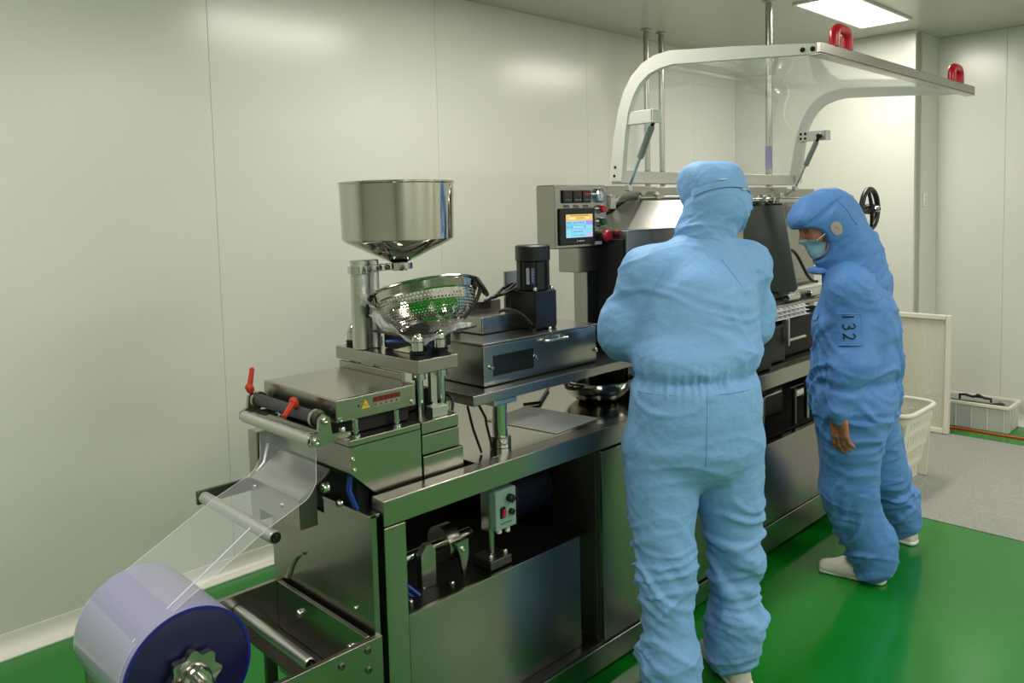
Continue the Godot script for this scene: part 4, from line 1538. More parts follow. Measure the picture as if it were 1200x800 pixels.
func build_loose_things() -> void:
	# ---- hopper on its column
	var t := thing("feed_hopper", "tall round polished steel hopper with a conical bottom above the colander", "hopper")
	var m := MB.new()
	var hc := Vector3(1.476, 0, -2.0)
	m.lathe([Vector2(0.026, 1.400), Vector2(0.026, 1.425), Vector2(0.166, 1.492), Vector2(0.172, 1.498), Vector2(0.175, 1.664), Vector2(0.178, 1.667), Vector2(0.178, 1.672), Vector2(0.174, 1.673), Vector2(0.1715, 1.668), Vector2(0.1685, 1.499), Vector2(0.024, 1.430), Vector2(0.024, 1.400)], hc, Vector3.UP, 96)
	part("hopper_body", m, M.polish, t)
	m = MB.new()
	m.ring(hc + Vector3(0, 1.405, 0), hc + Vector3(0, 1.424, 0), 0.026, 0.042, 32)
	var cr := part("clamp_ring", m, M.chrome, t)
	m = MB.new()
	m.span(Vector3(1.365, 1.404, -2.015), Vector3(1.438, 1.425, -1.985), 0.003)
	part("arm", m, M.chrome, cr)
	for x in [1.39, 1.42]:
		bolt(Vector3(x, 1.414, -1.985), Vector3.BACK, 0.008, 0.008, cr, M.steel_dark)
	m = MB.new()
	m.cyl(Vector3(1.348, 1.169, -2.03), Vector3(1.348, 1.438, -2.03), 0.027, 24)
	var co := part("column", m, M.alu, t)
	m = MB.new()
	m.ring(Vector3(1.348, 1.398, -2.03), Vector3(1.348, 1.420, -2.03), 0.0272, 0.034, 24)
	part("collar", m, M.chrome, co)
	m = MB.new()
	m.cyl(Vector3(1.392, 1.169, -2.02), Vector3(1.392, 1.438, -2.02), 0.017, 20)
	part("column", m, M.alu, t)
	# chute block under the colander
	m = MB.new()
	m.span(Vector3(1.40, 1.169, -1.99), Vector3(1.56, 1.225, -1.86), 0.004)
	var ch := part("chute_block", m, M.black, t)
	m = MB.new()
	m.prism(PackedVector2Array([Vector2(1.37, -2.0), Vector2(1.58, -2.02), Vector2(1.63, -1.82), Vector2(1.50, -1.78), Vector2(1.37, -1.80)]), Vector3(0, 1.2260, 0), Vector3(1, 0, 0), Vector3(0, 0, 1), 0.006)
	part("chute_plate", m, M.steel_dark, ch)
	m = MB.new()
	m.prism(PackedVector2Array([Vector2(-1.93, 0), Vector2(-1.85, 0), Vector2(-1.85, 0.02)]), Vector3(1.42, 1.17, 0), Vector3(0, 0, 1), Vector3.UP, 0.03)
	part("spout", m, M.plastic, ch)
	m = MB.new()
	m.tube([Vector3(1.36, 1.20, -1.92), Vector3(1.40, 1.205, -1.86), Vector3(1.44, 1.19, -1.83), Vector3(1.47, 1.173, -1.84)], 0.005, 8)
	part("air_hose", m, M.blue_hose, ch)
	# ---- colander with real holes
	t = thing("colander", "shiny perforated steel colander with a black handle, tilted under the hopper", "colander")
	t.basis = Basis(Vector3(0.71, 0, 0.70).normalized(), -0.27) * Basis(Vector3(-0.70, 0, 0.71).normalized(), 0.16)
	t.position = Vector3(1.455, 1.349, -1.85) - t.basis.y * 0.108
	m = MB.new()
	perforated(m, [Vector2(0.098, 0.006), Vector2(0.122, 0.022), Vector2(0.141, 0.050), Vector2(0.148, 0.080)], 10, 84)
	m.lathe([Vector2(0.098, 0.006), Vector2(0.092, 0.0)], Vector3.ZERO, Vector3.UP, 64)
	perforated(m, [Vector2(0.016, 0.0), Vector2(0.092, 0.0)], 8, 50)
	m.lathe([Vector2(0.016, 0.0), Vector2(0, 0.0)], Vector3.ZERO, Vector3.UP, 48)
	m.lathe([Vector2(0.148, 0.080), Vector2(0.152, 0.084), Vector2(0.153, 0.106), Vector2(0.162, 0.107), Vector2(0.1645, 0.110), Vector2(0.162, 0.113), Vector2(0.152, 0.111)], Vector3.ZERO, Vector3.UP, 96)
	part("bowl", m, M.polish, t)
	for s in [-1.0, 1.0]:
		var pts := []
		var side := Basis(Vector3.UP, -0.77)
		for k in 11:
			var a := PI * k / 10.0
			pts.append(side * Vector3(s * (0.156 + 0.022 * sin(a)), 0.106 - 0.045 * sin(a), 0.042 * cos(a)))
		m = MB.new()
		m.tube(pts, 0.007, 10)
		part("handle", m, M.black, t)
	m = MB.new()
	var strap := []
	for k in 9:
		var a := k / 8.0
		strap.append(Basis(Vector3.UP, -0.77) * Vector3(0.164 - 0.066 * a * a, 0.104 - 0.100 * a, 0.0))
	m.tube(strap, 0.006, 8)
	part("black_strap", m, M.black, t)
	# ---- plastic bag crumpled round it
	var nz := FastNoiseLite.new()
	nz.seed = 12
	nz.frequency = 9.0
	nz.fractal_octaves = 3
	m = MB.new()
	var rows := []
	for i in 26:
		var L := []
		var u := i / 25.0
		for j in 61:
			var a := TAU * j / 60.0
			var rad := lerpf(0.02, 0.165, u)
			var dir := Vector3(cos(a), 0, sin(a))
			var left := maxf(0.0, dir.dot(Vector3(-0.85, 0, -0.52)))
			var near := maxf(0.0, dir.dot(Vector3(-0.85, 0, 0.52)))
			var y := -0.012 + 0.150 * pow(u, 2.4) * pow(left, 1.2) - 0.05 * pow(u, 2.5) * pow(near, 4.0)
			rad *= (1.0 - 0.10 * left * u) * (1.0 - 0.38 * u * maxf(0.0, dir.dot(Vector3(-0.45, 0, 0.89))))
			var p := Vector3(cos(a) * rad, y, sin(a) * rad * 0.93)
			var q := nz.get_noise_3dv(p * 3.0) * 0.030 * u + absf(nz.get_noise_3dv(p * 7.0 + Vector3(4, 0, 1))) * 0.016 * u
			p += Vector3(cos(a) * maxf(q, -0.004), -absf(q) * 0.5, sin(a) * maxf(q, -0.004))
			L.append(p)
		rows.append(L)
	for L in rows: L[60] = L[0]
	m.grid(rows)
	var bag := single("plastic_bag", m, M.bag, "crumpled translucent plastic bag spread beneath the tilted colander", "bag")
	bag.position = Vector3(1.440, 1.234, -1.875)
	bag.basis = Basis(Vector3(-0.70, 0, 0.71).normalized(), 0.12)
	# ---- second bowl on the table
	t = thing("steel_bowl", "dark reflecting steel bowl on the table under the feeder tray", "bowl", Vector3(2.325, 0.849, -1.915))
	m = MB.new()
	lathe_bowl(m, 0.135, 0.07, 0.082, 0.002, 0.008)
	part("bowl", m, M.polish, t)
	m = MB.new()
	var hp := []
	for k in 9:
		var a := PI * k / 8.0
		hp.append(Vector3(-0.135 - 0.024 * sin(a), 0.074 - 0.006 * sin(a), 0.036 * cos(a)))
	m.tube(hp, 0.006, 8)
	part("handle", m, M.black, t)
	# ---- paper, hex key
	t = thing("paper_sheet", "white printed sheet of paper lying on the steel table top", "paper")
	m = MB.new()
	var A := Vector3(1.873, 0.8492, -1.719); var B := Vector3(2.108, 0.8492, -1.736); var C := Vector3(2.068, 0.8492, -2.046); var D := Vector3(1.835, 0.8492, -2.011)
	m.flat(A, B, C, D, Vector3.UP)
	var up := Vector3(0, 0.0012, 0)
	m.flat(A + up, B + up, C + up, D + up, Vector3.UP)
	for e in [[A, B], [B, C], [C, D], [D, A]]:
		m.flat(e[0], e[1], e[1] + up, e[0] + up, (e[1] - e[0]).cross(Vector3.UP).normalized())
	part("sheet", m, M.paper, t)
	m = MB.new()
	var ex := (B - A).normalized(); var ez := (D - A).normalized()
	for k in 6:
		var c := A + up + ex * (0.10 + 0.012 * (k % 3)) + ez * (0.05 + 0.036 * k)
		m.box(c + Vector3(0, 0.0001, 0), Vector3(0.13 - 0.03 * (k % 3), 0.0002, 0.002), 0.0, Basis(ex, Vector3.UP, ex.cross(Vector3.UP)))
	part("print", m, mat(Color(0.74, 0.75, 0.78), 0.8), t)
	m = MB.new()
	m.tube([Vector3(2.062, 0.8555, -2.055), Vector3(2.118, 0.8555, -2.03), Vector3(2.128, 0.8555, -2.032), Vector3(2.137, 0.8555, -2.04), Vector3(2.31, 0.8555, -2.16)], 0.0065, 6)
	single("hex_key", m, M.black, "black bent hex key lying on the table behind the paper", "tool")
	# ---- blister strips on the sealing table
	for k in 3:
		t = thing("blister_strip", ["lowest white blister strip of the small stack by the black drive cans", "middle white blister strip of the small stack by the black drive cans", "topmost white blister strip of the small stack by the black drive cans"][k], "blister pack", Vector3(3.50 + 0.02 * k, 1.040 + 0.016 * k, -1.80 - 0.012 * k), "white blister strips stacked on the sealing table")
		m = MB.new()
		m.box(Vector3.ZERO, Vector3(0.46, 0.003, 0.14), 0.001)
		part("sheet", m, M.paper, t)
		m = MB.new()
		for i in 10:
			for j in 3:
				m.lathe([Vector2(0.016, 0), Vector2(0.0145, 0.006), Vector2(0.010, 0.010), Vector2(0, 0.011)], Vector3(-0.207 + 0.046 * i, 0.0015, -0.045 + 0.045 * j), Vector3.UP, 10)
		var po := part("pockets", m, M.paper, t)
		po.set_meta("kind", "stuff")
	t = thing("product_tray", "grey shallow metal tray at the left of the stacked blister strips", "tray", Vector3(3.30, 1.036, -1.80))
	m = MB.new()
	m.box(Vector3(0, 0.003, 0), Vector3(0.11, 0.005, 0.10), 0.001)
	m.box(Vector3(-0.053, 0.032, 0), Vector3(0.004, 0.055, 0.10), 0.001)
	m.box(Vector3(0, 0.032, -0.048), Vector3(0.11, 0.055, 0.004), 0.001)
	part("tray", m, M.steel, t)
	build_basket()
	build_leaning_tray()
	build_bin()

# wall of revolution with round holes
func perforated(m: MB, prof: Array, rows: int, cols: int) -> void:
	var L := 0.0
	for i in prof.size() - 1: L += prof[i].distance_to(prof[i + 1])
	var at := func(s: float) -> Vector2:
		var left := s * L
		for i in prof.size() - 1:
			var d: float = prof[i].distance_to(prof[i + 1])
			if left <= d + 1e-6: return prof[i].lerp(prof[i + 1], clampf(left / d, 0.0, 1.0))
			left -= d
		return prof[prof.size() - 1]
	var P := func(u: float, s: float) -> Vector3:
		var q: Vector2 = at.call(clampf(s, 0.0, 1.0))
		return Vector3(cos(u * TAU) * q.x, q.y, sin(u * TAU) * q.x)
	for i in rows:
		for j in cols:
			var u0 := (j + 0.5 * (i % 2)) / cols
			var du := 1.0 / cols
			var s0 := float(i) / rows
			var ds := 1.0 / rows
			var O := []
			var I := []
			for c in [[0.0, 0.0], [0.5, 0.0], [1.0, 0.0], [1.0, 0.5], [1.0, 1.0], [0.5, 1.0], [0.0, 1.0], [0.0, 0.5]]:
				var dx: float = c[0] - 0.5
				var dy: float = c[1] - 0.5
				var l := sqrt(dx * dx + dy * dy)
				O.append(P.call(u0 + c[0] * du, s0 + c[1] * ds))
				I.append(P.call(u0 + (0.5 + dx / l * 0.29) * du, s0 + (0.5 + dy / l * 0.29) * ds))
			var q0: Vector3 = P.call(u0, s0 + ds * 0.5)
			var nn: Vector3 = (O[2] - O[0]).cross(O[6] - O[0]).normalized()
			var ra := Vector3(q0.x, 0, q0.z).normalized()
			if nn.dot(ra + Vector3(0, -0.5, 0)) < 0.0: nn = -nn
			for k in 8:
				m.flat(O[k], O[(k + 1) % 8], I[(k + 1) % 8], I[k], nn)

func build_basket() -> void:
	# tall white plastic basket, tapered, with slots between upright bars
	var t := thing("plastic_basket", "tall white plastic basket with slotted sides behind the standing worker", "basket")
	# corners at the floor and the rim
	var c := Vector3(4.63, 0, -1.80)
	var lo := Vector3(0.155, 0, 0.215)
	var hi := Vector3(0.22, 0.42, 0.29)
	var P := func(sx: float, sz: float, y: float) -> Vector3:
		var k := y / hi.y
		return c + Vector3(sx * lerpf(lo.x, hi.x, k), y, sz * lerpf(lo.z, hi.z, k))
	var m := MB.new()
	m.box(c + Vector3(0, 0.008, 0), Vector3(lo.x * 2, 0.008, lo.z * 2), 0.002)
	part("base", m, M.plastic, t)
	# rim
	m = MB.new()
	var rim := []
	for k in 49:
		var a := TAU * k / 48.0
		var px := cos(a); var pz := sin(a)
		rim.append(c + Vector3(signf(px) * pow(absf(px), 0.28) * (hi.x + 0.012), hi.y, signf(pz) * pow(absf(pz), 0.28) * (hi.z + 0.012)))
	m.tube(rim, 0.013, 10)
	part("rim", m, M.plastic, t)
	m = MB.new()
	var rows := []
	for y in [hi.y - 0.055, hi.y]:
		var L := []
		for k in 49:
			var a := TAU * k / 48.0
			var px := cos(a); var pz := sin(a)
			var e: float = hi.y
			var kk: float = y / e
			L.append(c + Vector3(signf(px) * pow(absf(px), 0.28) * (lerpf(lo.x, hi.x, kk) + 0.004), y, signf(pz) * pow(absf(pz), 0.28) * (lerpf(lo.z, hi.z, kk) + 0.004)))
		rows.append(L)
	m.grid(rows, 0.004)
	part("rim_band", m, M.plastic, t)
	# bars and bands on the four sides
	var sides := [[-1, -1, -1, 1], [1, -1, 1, 1], [-1, -1, 1, -1], [-1, 1, 1, 1]]
	for s in sides:
		var n := 13 if s[0] == s[2] else 10
		for k in n:
			var f := (k + 0.0) / (n - 1)
			var a: Vector3 = P.call(lerpf(s[0], s[2], f), lerpf(s[1], s[3], f), 0.01)
			var b: Vector3 = P.call(lerpf(s[0], s[2], f), lerpf(s[1], s[3], f), hi.y - 0.05)
			var wide := (b - a).cross(Vector3(0, 0, 1) if s[0] == s[2] else Vector3(1, 0, 0)).normalized()
			m = MB.new()
			var along := Vector3(0, 0, 1) if s[0] == s[2] else Vector3(1, 0, 0)
			m.box((a + b) * 0.5, Vector3(0.029 if k > 0 and k < n - 1 else 0.045, a.distance_to(b), 0.006), 0.002, Basis(along, (b - a).normalized(), along.cross((b - a).normalized())).orthonormalized())
			part("slat", m, M.plastic, t)
		for y in [0.015, 0.115, 0.215, 0.315]:
			var a: Vector3 = P.call(s[0], s[1], y)
			var b: Vector3 = P.call(s[2], s[3], y)
			m = MB.new()
			m.box((a + b) * 0.5, Vector3(a.distance_to(b), 0.042, 0.006), 0.002, Basis((b - a).normalized(), Vector3.UP, (b - a).normalized().cross(Vector3.UP)))
			part("band", m, M.plastic, t)

func build_leaning_tray() -> void:
	var t := thing("mesh_tray", "large white perforated drying tray leaning upright against the wall behind the basket", "tray", Vector3(5.735, 0.004, -1.70))
	t.rotation = Vector3(0, 0, -0.035)
	var H := 0.80
	var W := 0.50
	var m := MB.new()
	m.span(Vector3(-0.02, 0, -0.032), Vector3(0.025, H, 0), 0.006)
	m.span(Vector3(-0.02, 0, -W), Vector3(0.025, H, -W + 0.032), 0.006)
	m.span(Vector3(-0.02, 0, -W + 0.03), Vector3(0.025, 0.034, -0.03), 0.006)
	m.span(Vector3(-0.02, H - 0.034, -W + 0.03), Vector3(0.025, H, -0.03), 0.006)
	part("rim", m, M.plastic, t)
	# perforated sheet: a real grid of holes
	m = MB.new()
	var ny := 58
	var nz := 36
	var h0 := 0.030
	var dy := (H - 2 * h0) / ny
	var dz := (W - 2 * h0) / nz
	for i in ny:
		for j in nz:
			var y0 := h0 + i * dy
			var z0 := -W + h0 + j * dz
			var a := 0.25
			for s in [0.0, 0.006]:
				var x: float = 0.004 + s
				var n := Vector3.LEFT if s == 0.0 else Vector3.RIGHT
				var p := [Vector3(x, y0, z0), Vector3(x, y0, z0 + dz), Vector3(x, y0 + dy, z0 + dz), Vector3(x, y0 + dy, z0)]
				var q := [Vector3(x, y0 + dy * a, z0 + dz * a), Vector3(x, y0 + dy * a, z0 + dz * (1 - a)), Vector3(x, y0 + dy * (1 - a), z0 + dz * (1 - a)), Vector3(x, y0 + dy * (1 - a), z0 + dz * a)]
				for k in 4: m.flat(p[k], p[(k + 1) % 4], q[(k + 1) % 4], q[k], n)
	part("perforated_sheet", m, M.plastic, t)

func build_bin() -> void:
	var t := thing("storage_bin", "low clear plastic storage bin with ribbed sides on the floor by the wall", "box", Vector3(6.0, 0.001, -1.965))
	var W := 0.55
	var Dp := 0.26
	var H := 0.165
	var m := MB.new()
	m.span(Vector3(0.0, 0, 0), Vector3(Dp, 0.005, W), 0.001)
	part("base", m, M.clear_bin, t)
	for w in [[Vector3(0, 0.005, 0), Vector3(0.004, H, W)], [Vector3(Dp - 0.004, 0.005, 0), Vector3(Dp, H, W)], [Vector3(0.004, 0.005, 0), Vector3(Dp - 0.004, H, 0.004)], [Vector3(0.004, 0.005, W - 0.004), Vector3(Dp - 0.004, H, W)]]:
		m = MB.new()
		m.span(w[0], w[1], 0.0015)
		part("side", m, M.clear_bin, t)
	m = MB.new()
	m.span(Vector3(-0.016, H - 0.004, -0.012), Vector3(0.006, H + 0.018, W + 0.012), 0.004)
	m.span(Vector3(Dp - 0.006, H - 0.004, -0.012), Vector3(Dp + 0.016, H + 0.018, W + 0.012), 0.004)
	m.span(Vector3(0, H - 0.004, -0.014), Vector3(Dp, H + 0.018, 0.008), 0.004)
	m.span(Vector3(0, H - 0.004, W - 0.008), Vector3(Dp, H + 0.018, W + 0.014), 0.004)
	part("rim", m, M.plastic, t)
	for k in 6:
		m = MB.new()
		var z := 0.03 + 0.098 * k
		m.span(Vector3(-0.004, 0.004, z), Vector3(0.001, H - 0.004, z + 0.007), 0.001)
		part("rib", m, M.plastic, t)
	for k in 4:
		m = MB.new()
		var x := 0.03 + 0.065 * k
		m.span(Vector3(x, 0.004, W - 0.001), Vector3(x + 0.007, H - 0.004, W + 0.004), 0.001)
		part("rib", m, M.plastic, t)
	# grey parts kept inside
	for k in 3:
		m = MB.new()
		m.span(Vector3(0.012, 0.007, 0.03 + 0.175 * k), Vector3(0.22, 0.105 + 0.012 * k, 0.185 + 0.175 * k), 0.012)
		var lb: String = ["grey foam block at the hidden end of the clear bin", "grey foam block in the middle of the clear bin", "grey foam block at the open end of the clear bin"][k]
		var o := single("foam_block", m, mat(Color(0.48, 0.48, 0.50), 0.8), lb, "block", "grey blocks in the clear bin")
		o.position = t.position
	m = MB.new()
	m.tube([Vector3(6.035, 0.178, -1.93), Vector3(6.05, 0.179, -1.65), Vector3(6.06, 0.178, -1.46)], 0.006, 8)
	m.tube([Vector3(6.05, 0.178, -1.52), Vector3(6.05, 0.196, -1.48), Vector3(6.06, 0.182, -1.45)], 0.007, 8)
	m.tube([Vector3(6.035, 0.178, -1.93), Vector3(6.02, 0.181, -1.98)], 0.006, 8)
	single("metal_rod", m, M.steel_dark, "thin grey metal rod lying along the clear storage bin", "rod")
	m = MB.new()
	m.tube([Vector3(6.10, 0.135, -1.74), Vector3(6.10, 0.205, -1.74), Vector3(6.10, 0.210, -1.70), Vector3(6.10, 0.20, -1.66), Vector3(6.10, 0.215, -1.62), Vector3(6.10, 0.20, -1.585), Vector3(6.10, 0.20, -1.545), Vector3(6.10, 0.135, -1.545)], 0.0095, 8)
	m.prism(PackedVector2Array([Vector2(-0.03, 0), Vector2(0.03, 0), Vector2(0.0, 0.028)]), Vector3(6.107, 0.198, -1.63), Vector3(0, 0, 1), Vector3.UP, 0.014)
	single("tool_clip", m, M.black, "black two-ended clip tool resting in the clear storage bin", "tool")
	m = MB.new()
	var pts := []
	for k in 30:
		var a := k / 29.0
		pts.append(Vector3(5.87 + 0.13 * a + 0.025 * sin(a * 7.0), 0.0065, -1.92 + 0.9 * a))
	m.tube(pts, 0.006, 8)
	single("power_cord", m, M.orange, "orange cord lying on the floor in front of the clear bin", "cord")

# ---------------------------------------------------------------- people
# wrinkles of loose cloth: p is the point, amount grows towards cuffs, elbows and waist
func folds(p: Vector3, nz: FastNoiseLite, w: float, flow: Vector3, sc := 1.0) -> float:
	# ridges that run across flow (the direction of the limb)
	var along := p.dot(flow)
	var side := p - flow * along
	var bend := nz.get_noise_3dv(p * 5.0 + Vector3(3, 8, 2))
	var tilt := (p.x * 0.7 - p.z * 0.7) * 5.0
	var q1 := side * 3.2 * sc + flow * (along * 15.0 * sc + bend * 1.6 + tilt)
	var q2 := side * 4.5 * sc + flow * (along * 22.0 * sc - bend * 1.8 - tilt * 1.3) + Vector3(7, 3, 5)
	var q3 := side * 9.0 * sc + flow * (along * 40.0 * sc + bend * 3.0) + Vector3(1, 9, 2)
	var a := smoothstep(0.15, 1.0, 1.0 - absf(nz.get_noise_3dv(q1)) * 2.2)
	var b := smoothstep(0.25, 1.0, 1.0 - absf(nz.get_noise_3dv(q2)) * 2.4)
	var c := smoothstep(0.3, 1.0, 1.0 - absf(nz.get_noise_3dv(q3)) * 2.6)
	var calm := smoothstep(-0.25, 0.45, nz.get_noise_3dv(p * 4.0 + Vector3(11, 2, 6)))
	return w * ((0.75 * a + 0.40 * b + 0.12 * c) * (0.25 + 0.75 * calm) + 0.45 * bend - 0.3)

func fold_noise(sd: int) -> FastNoiseLite:
	var n := FastNoiseLite.new()
	n.seed = sd
	n.noise_type = FastNoiseLite.TYPE_SIMPLEX_SMOOTH
	n.frequency = 0.55
	n.fractal_type = FastNoiseLite.FRACTAL_NONE
	return n

# head with face, in the frame (f forward, u up, r right) round centre c
func head_shape(F: Field, c: Vector3, f: Vector3, u: Vector3, r: Vector3, neck: Vector3) -> void:
	var at := func(x: float, y: float, z: float) -> Vector3: return c + r * x + u * y + f * z
	F.add(at.call(0, 0.035, -0.022), at.call(0, 0.035, 0.010), 0.083, 0.080, 0.02, r, 0.90)
	F.add(at.call(0, 0.0, 0.030), at.call(0, -0.060, 0.040), 0.062, 0.046, 0.03, r, 0.98)
	F.add(at.call(0, -0.085, 0.062), at.call(0, -0.088, 0.064), 0.022, 0.022, 0.03, r, 1.2)
	for s in [-1.0, 1.0]:
		F.add(at.call(s * 0.052, -0.065, 0.0), at.call(s * 0.020, -0.088, 0.052), 0.022, 0.020, 0.025)
		F.add(at.call(s * 0.040, -0.020, 0.066), at.call(s * 0.046, -0.024, 0.055), 0.018, 0.020, 0.02)
		F.add(at.call(s * 0.018, 0.030, 0.083), at.call(s * 0.046, 0.028, 0.068), 0.010, 0.010, 0.014)
		F.carve(at.call(s * 0.031, 0.010, 0.094), at.call(s * 0.034, 0.010, 0.092), 0.014, 0.014, 0.012)
		F.add(at.call(s * 0.031, 0.010, 0.068), at.call(s * 0.031, 0.0095, 0.068), 0.0145, 0.0145, 0.004)
		F.add(at.call(s * 0.018, 0.0165, 0.0815), at.call(s * 0.045, 0.0145, 0.073), 0.0042, 0.0042, 0.005)
		F.add(at.call(s * 0.018, 0.003, 0.0800), at.call(s * 0.044, 0.004, 0.072), 0.0036, 0.0036, 0.005)
		F.add(at.call(s * 0.080, 0.012, -0.018), at.call(s * 0.083, -0.022, -0.010), 0.016, 0.011, 0.008, r, 0.5)
	F.add(at.call(0, 0.018, 0.086), at.call(0, -0.022, 0.106), 0.0085, 0.0125, 0.012)
	for s in [-1.0, 1.0]: F.add(at.call(s * 0.011, -0.026, 0.096), at.call(s * 0.011, -0.026, 0.094), 0.008, 0.008, 0.006)
	F.add(at.call(-0.014, -0.050, 0.090), at.call(0.014, -0.050, 0.090), 0.0055, 0.0055, 0.005)
	F.add(at.call(-0.012, -0.058, 0.089), at.call(0.012, -0.058, 0.089), 0.006, 0.006, 0.005)
	F.add(at.call(0, -0.05, -0.02), neck, 0.050, 0.055, 0.03)

# a relaxed hand from the wrist w; d along the fingers, p the way the palm faces, s towards the thumb
func hand_shape(F: Field, w: Vector3, d: Vector3, p: Vector3, s: Vector3, curl := 0.5) -> void:
	F.add(w - d * 0.03, w + d * 0.012, 0.027, 0.026, 0.012, p, 0.78)
	F.add(w + d * 0.03 + s * 0.016, w + d * 0.082 + s * 0.022, 0.024, 0.018, 0.014, p, 0.62)
	F.add(w + d * 0.03 - s * 0.014, w + d * 0.078 - s * 0.024, 0.024, 0.017, 0.014, p, 0.62)
	var rad := [0.0092, 0.0095, 0.009, 0.0082]
	var len := [0.072, 0.080, 0.074, 0.058]
	for k in 4:
		var side := 0.030 - 0.0205 * k
		var q := w + d * (0.086 - 0.004 * absf(k - 1.0)) + s * side
		var dir := (d + s * (0.10 - 0.06 * k)).normalized()
		var bend := curl * (0.7 + 0.16 * k)
		var pts := [q - dir * 0.02]
		var g := dir
		for j in 3:
			g = (g * cos(bend * (0.55 if j == 0 else 0.75)) + p * sin(bend * (0.55 if j == 0 else 0.75))).normalized()
			var l: float = len[k] * [0.48, 0.30, 0.24][j]
			var n: Vector3 = q + g * l
			F.add(q, n, rad[k] * (1.0 - 0.07 * j), rad[k] * (0.95 - 0.07 * j), 0.004)
			F.add(q, q, rad[k] * 1.05, rad[k] * 1.05, 0.004)
			q = n
	var t0 := w + d * 0.018 + s * 0.024
	var t1 := t0 + (d * 0.75 + s * 0.55 + p * 0.35).normalized() * 0.042
	var t2 := t1 + (d * 0.9 + s * 0.15 + p * 0.4).normalized() * 0.030
	var t3 := t2 + (d * 0.95 - s * 0.05 + p * 0.35).normalized() * 0.024
	F.add(t0, t1, 0.0155, 0.0115, 0.010)
	F.add(t1, t2, 0.0108, 0.0098, 0.004)
	F.add(t2, t3, 0.0100, 0.0080, 0.004)

func merge_into(a: ArrayMesh, meshes: Array) -> ArrayMesh:
	var st := SurfaceTool.new()
	st.begin(Mesh.PRIMITIVE_TRIANGLES)
	st.append_from(a, 0, Transform3D())
	for m in meshes: st.append_from(m, 0, Transform3D())
	return st.commit()

# low slip-on shoe: toe direction f, sole at y 0
func shoe(at: Vector3, f: Vector3, parent: Node, tilt := 0.0) -> void:
	var F := Field.new()
	var u := Vector3.UP
	var r := f.cross(u)
	F.add(at + f * -0.055 + u * 0.045, at + f * 0.05 + u * 0.040, 0.038, 0.040, 0.03, r, 0.95)
	F.add(at + f * 0.06 + u * 0.036, at + f * 0.145 + u * 0.026, 0.038, 0.026, 0.03, r, 1.25)
	F.add(at + f * -0.05 + u * 0.065, at + f * 0.0 + u * 0.075, 0.032, 0.034, 0.02)
	F.add(at + f * -0.07 + u * 0.022, at + f * 0.15 + u * 0.020, 0.022, 0.020, 0.012, r, 1.75)
	F.carve(at + f * -0.2 + u * -0.06, at + f * 0.3 + u * -0.06, 0.0605, 0.0605, 0.004, r, 4.0)
	F.build(0.006)
	var sh := part("shoe", F.surface(null, 2), M.shoe, parent)
	var S := Field.new()
	S.add(at + f * -0.072 + u * 0.010, at + f * 0.152 + u * 0.010, 0.024, 0.021, 0.01, r, 1.75)
	S.carve(at + f * -0.3 + u * 0.082, at + f * 0.4 + u * 0.082, 0.064, 0.064, 0.002, r, 6.0)
	S.carve(at + f * -0.3 - u * 0.062, at + f * 0.4 - u * 0.062, 0.064, 0.064, 0.002, r, 6.0)
	S.build(0.005)
	part("sole", S.surface(null, 1), M.trim, sh)

func build_people() -> void:
	person_at_press()
	person_beside()

func tapered(F: Field, a: Vector3, b: Vector3, c: Vector3, ra: float, rb: float, rc: float, k := 0.03) -> void:
	F.add(a, b, ra, rb, k)
	F.add(b, c, rb, rc, k)

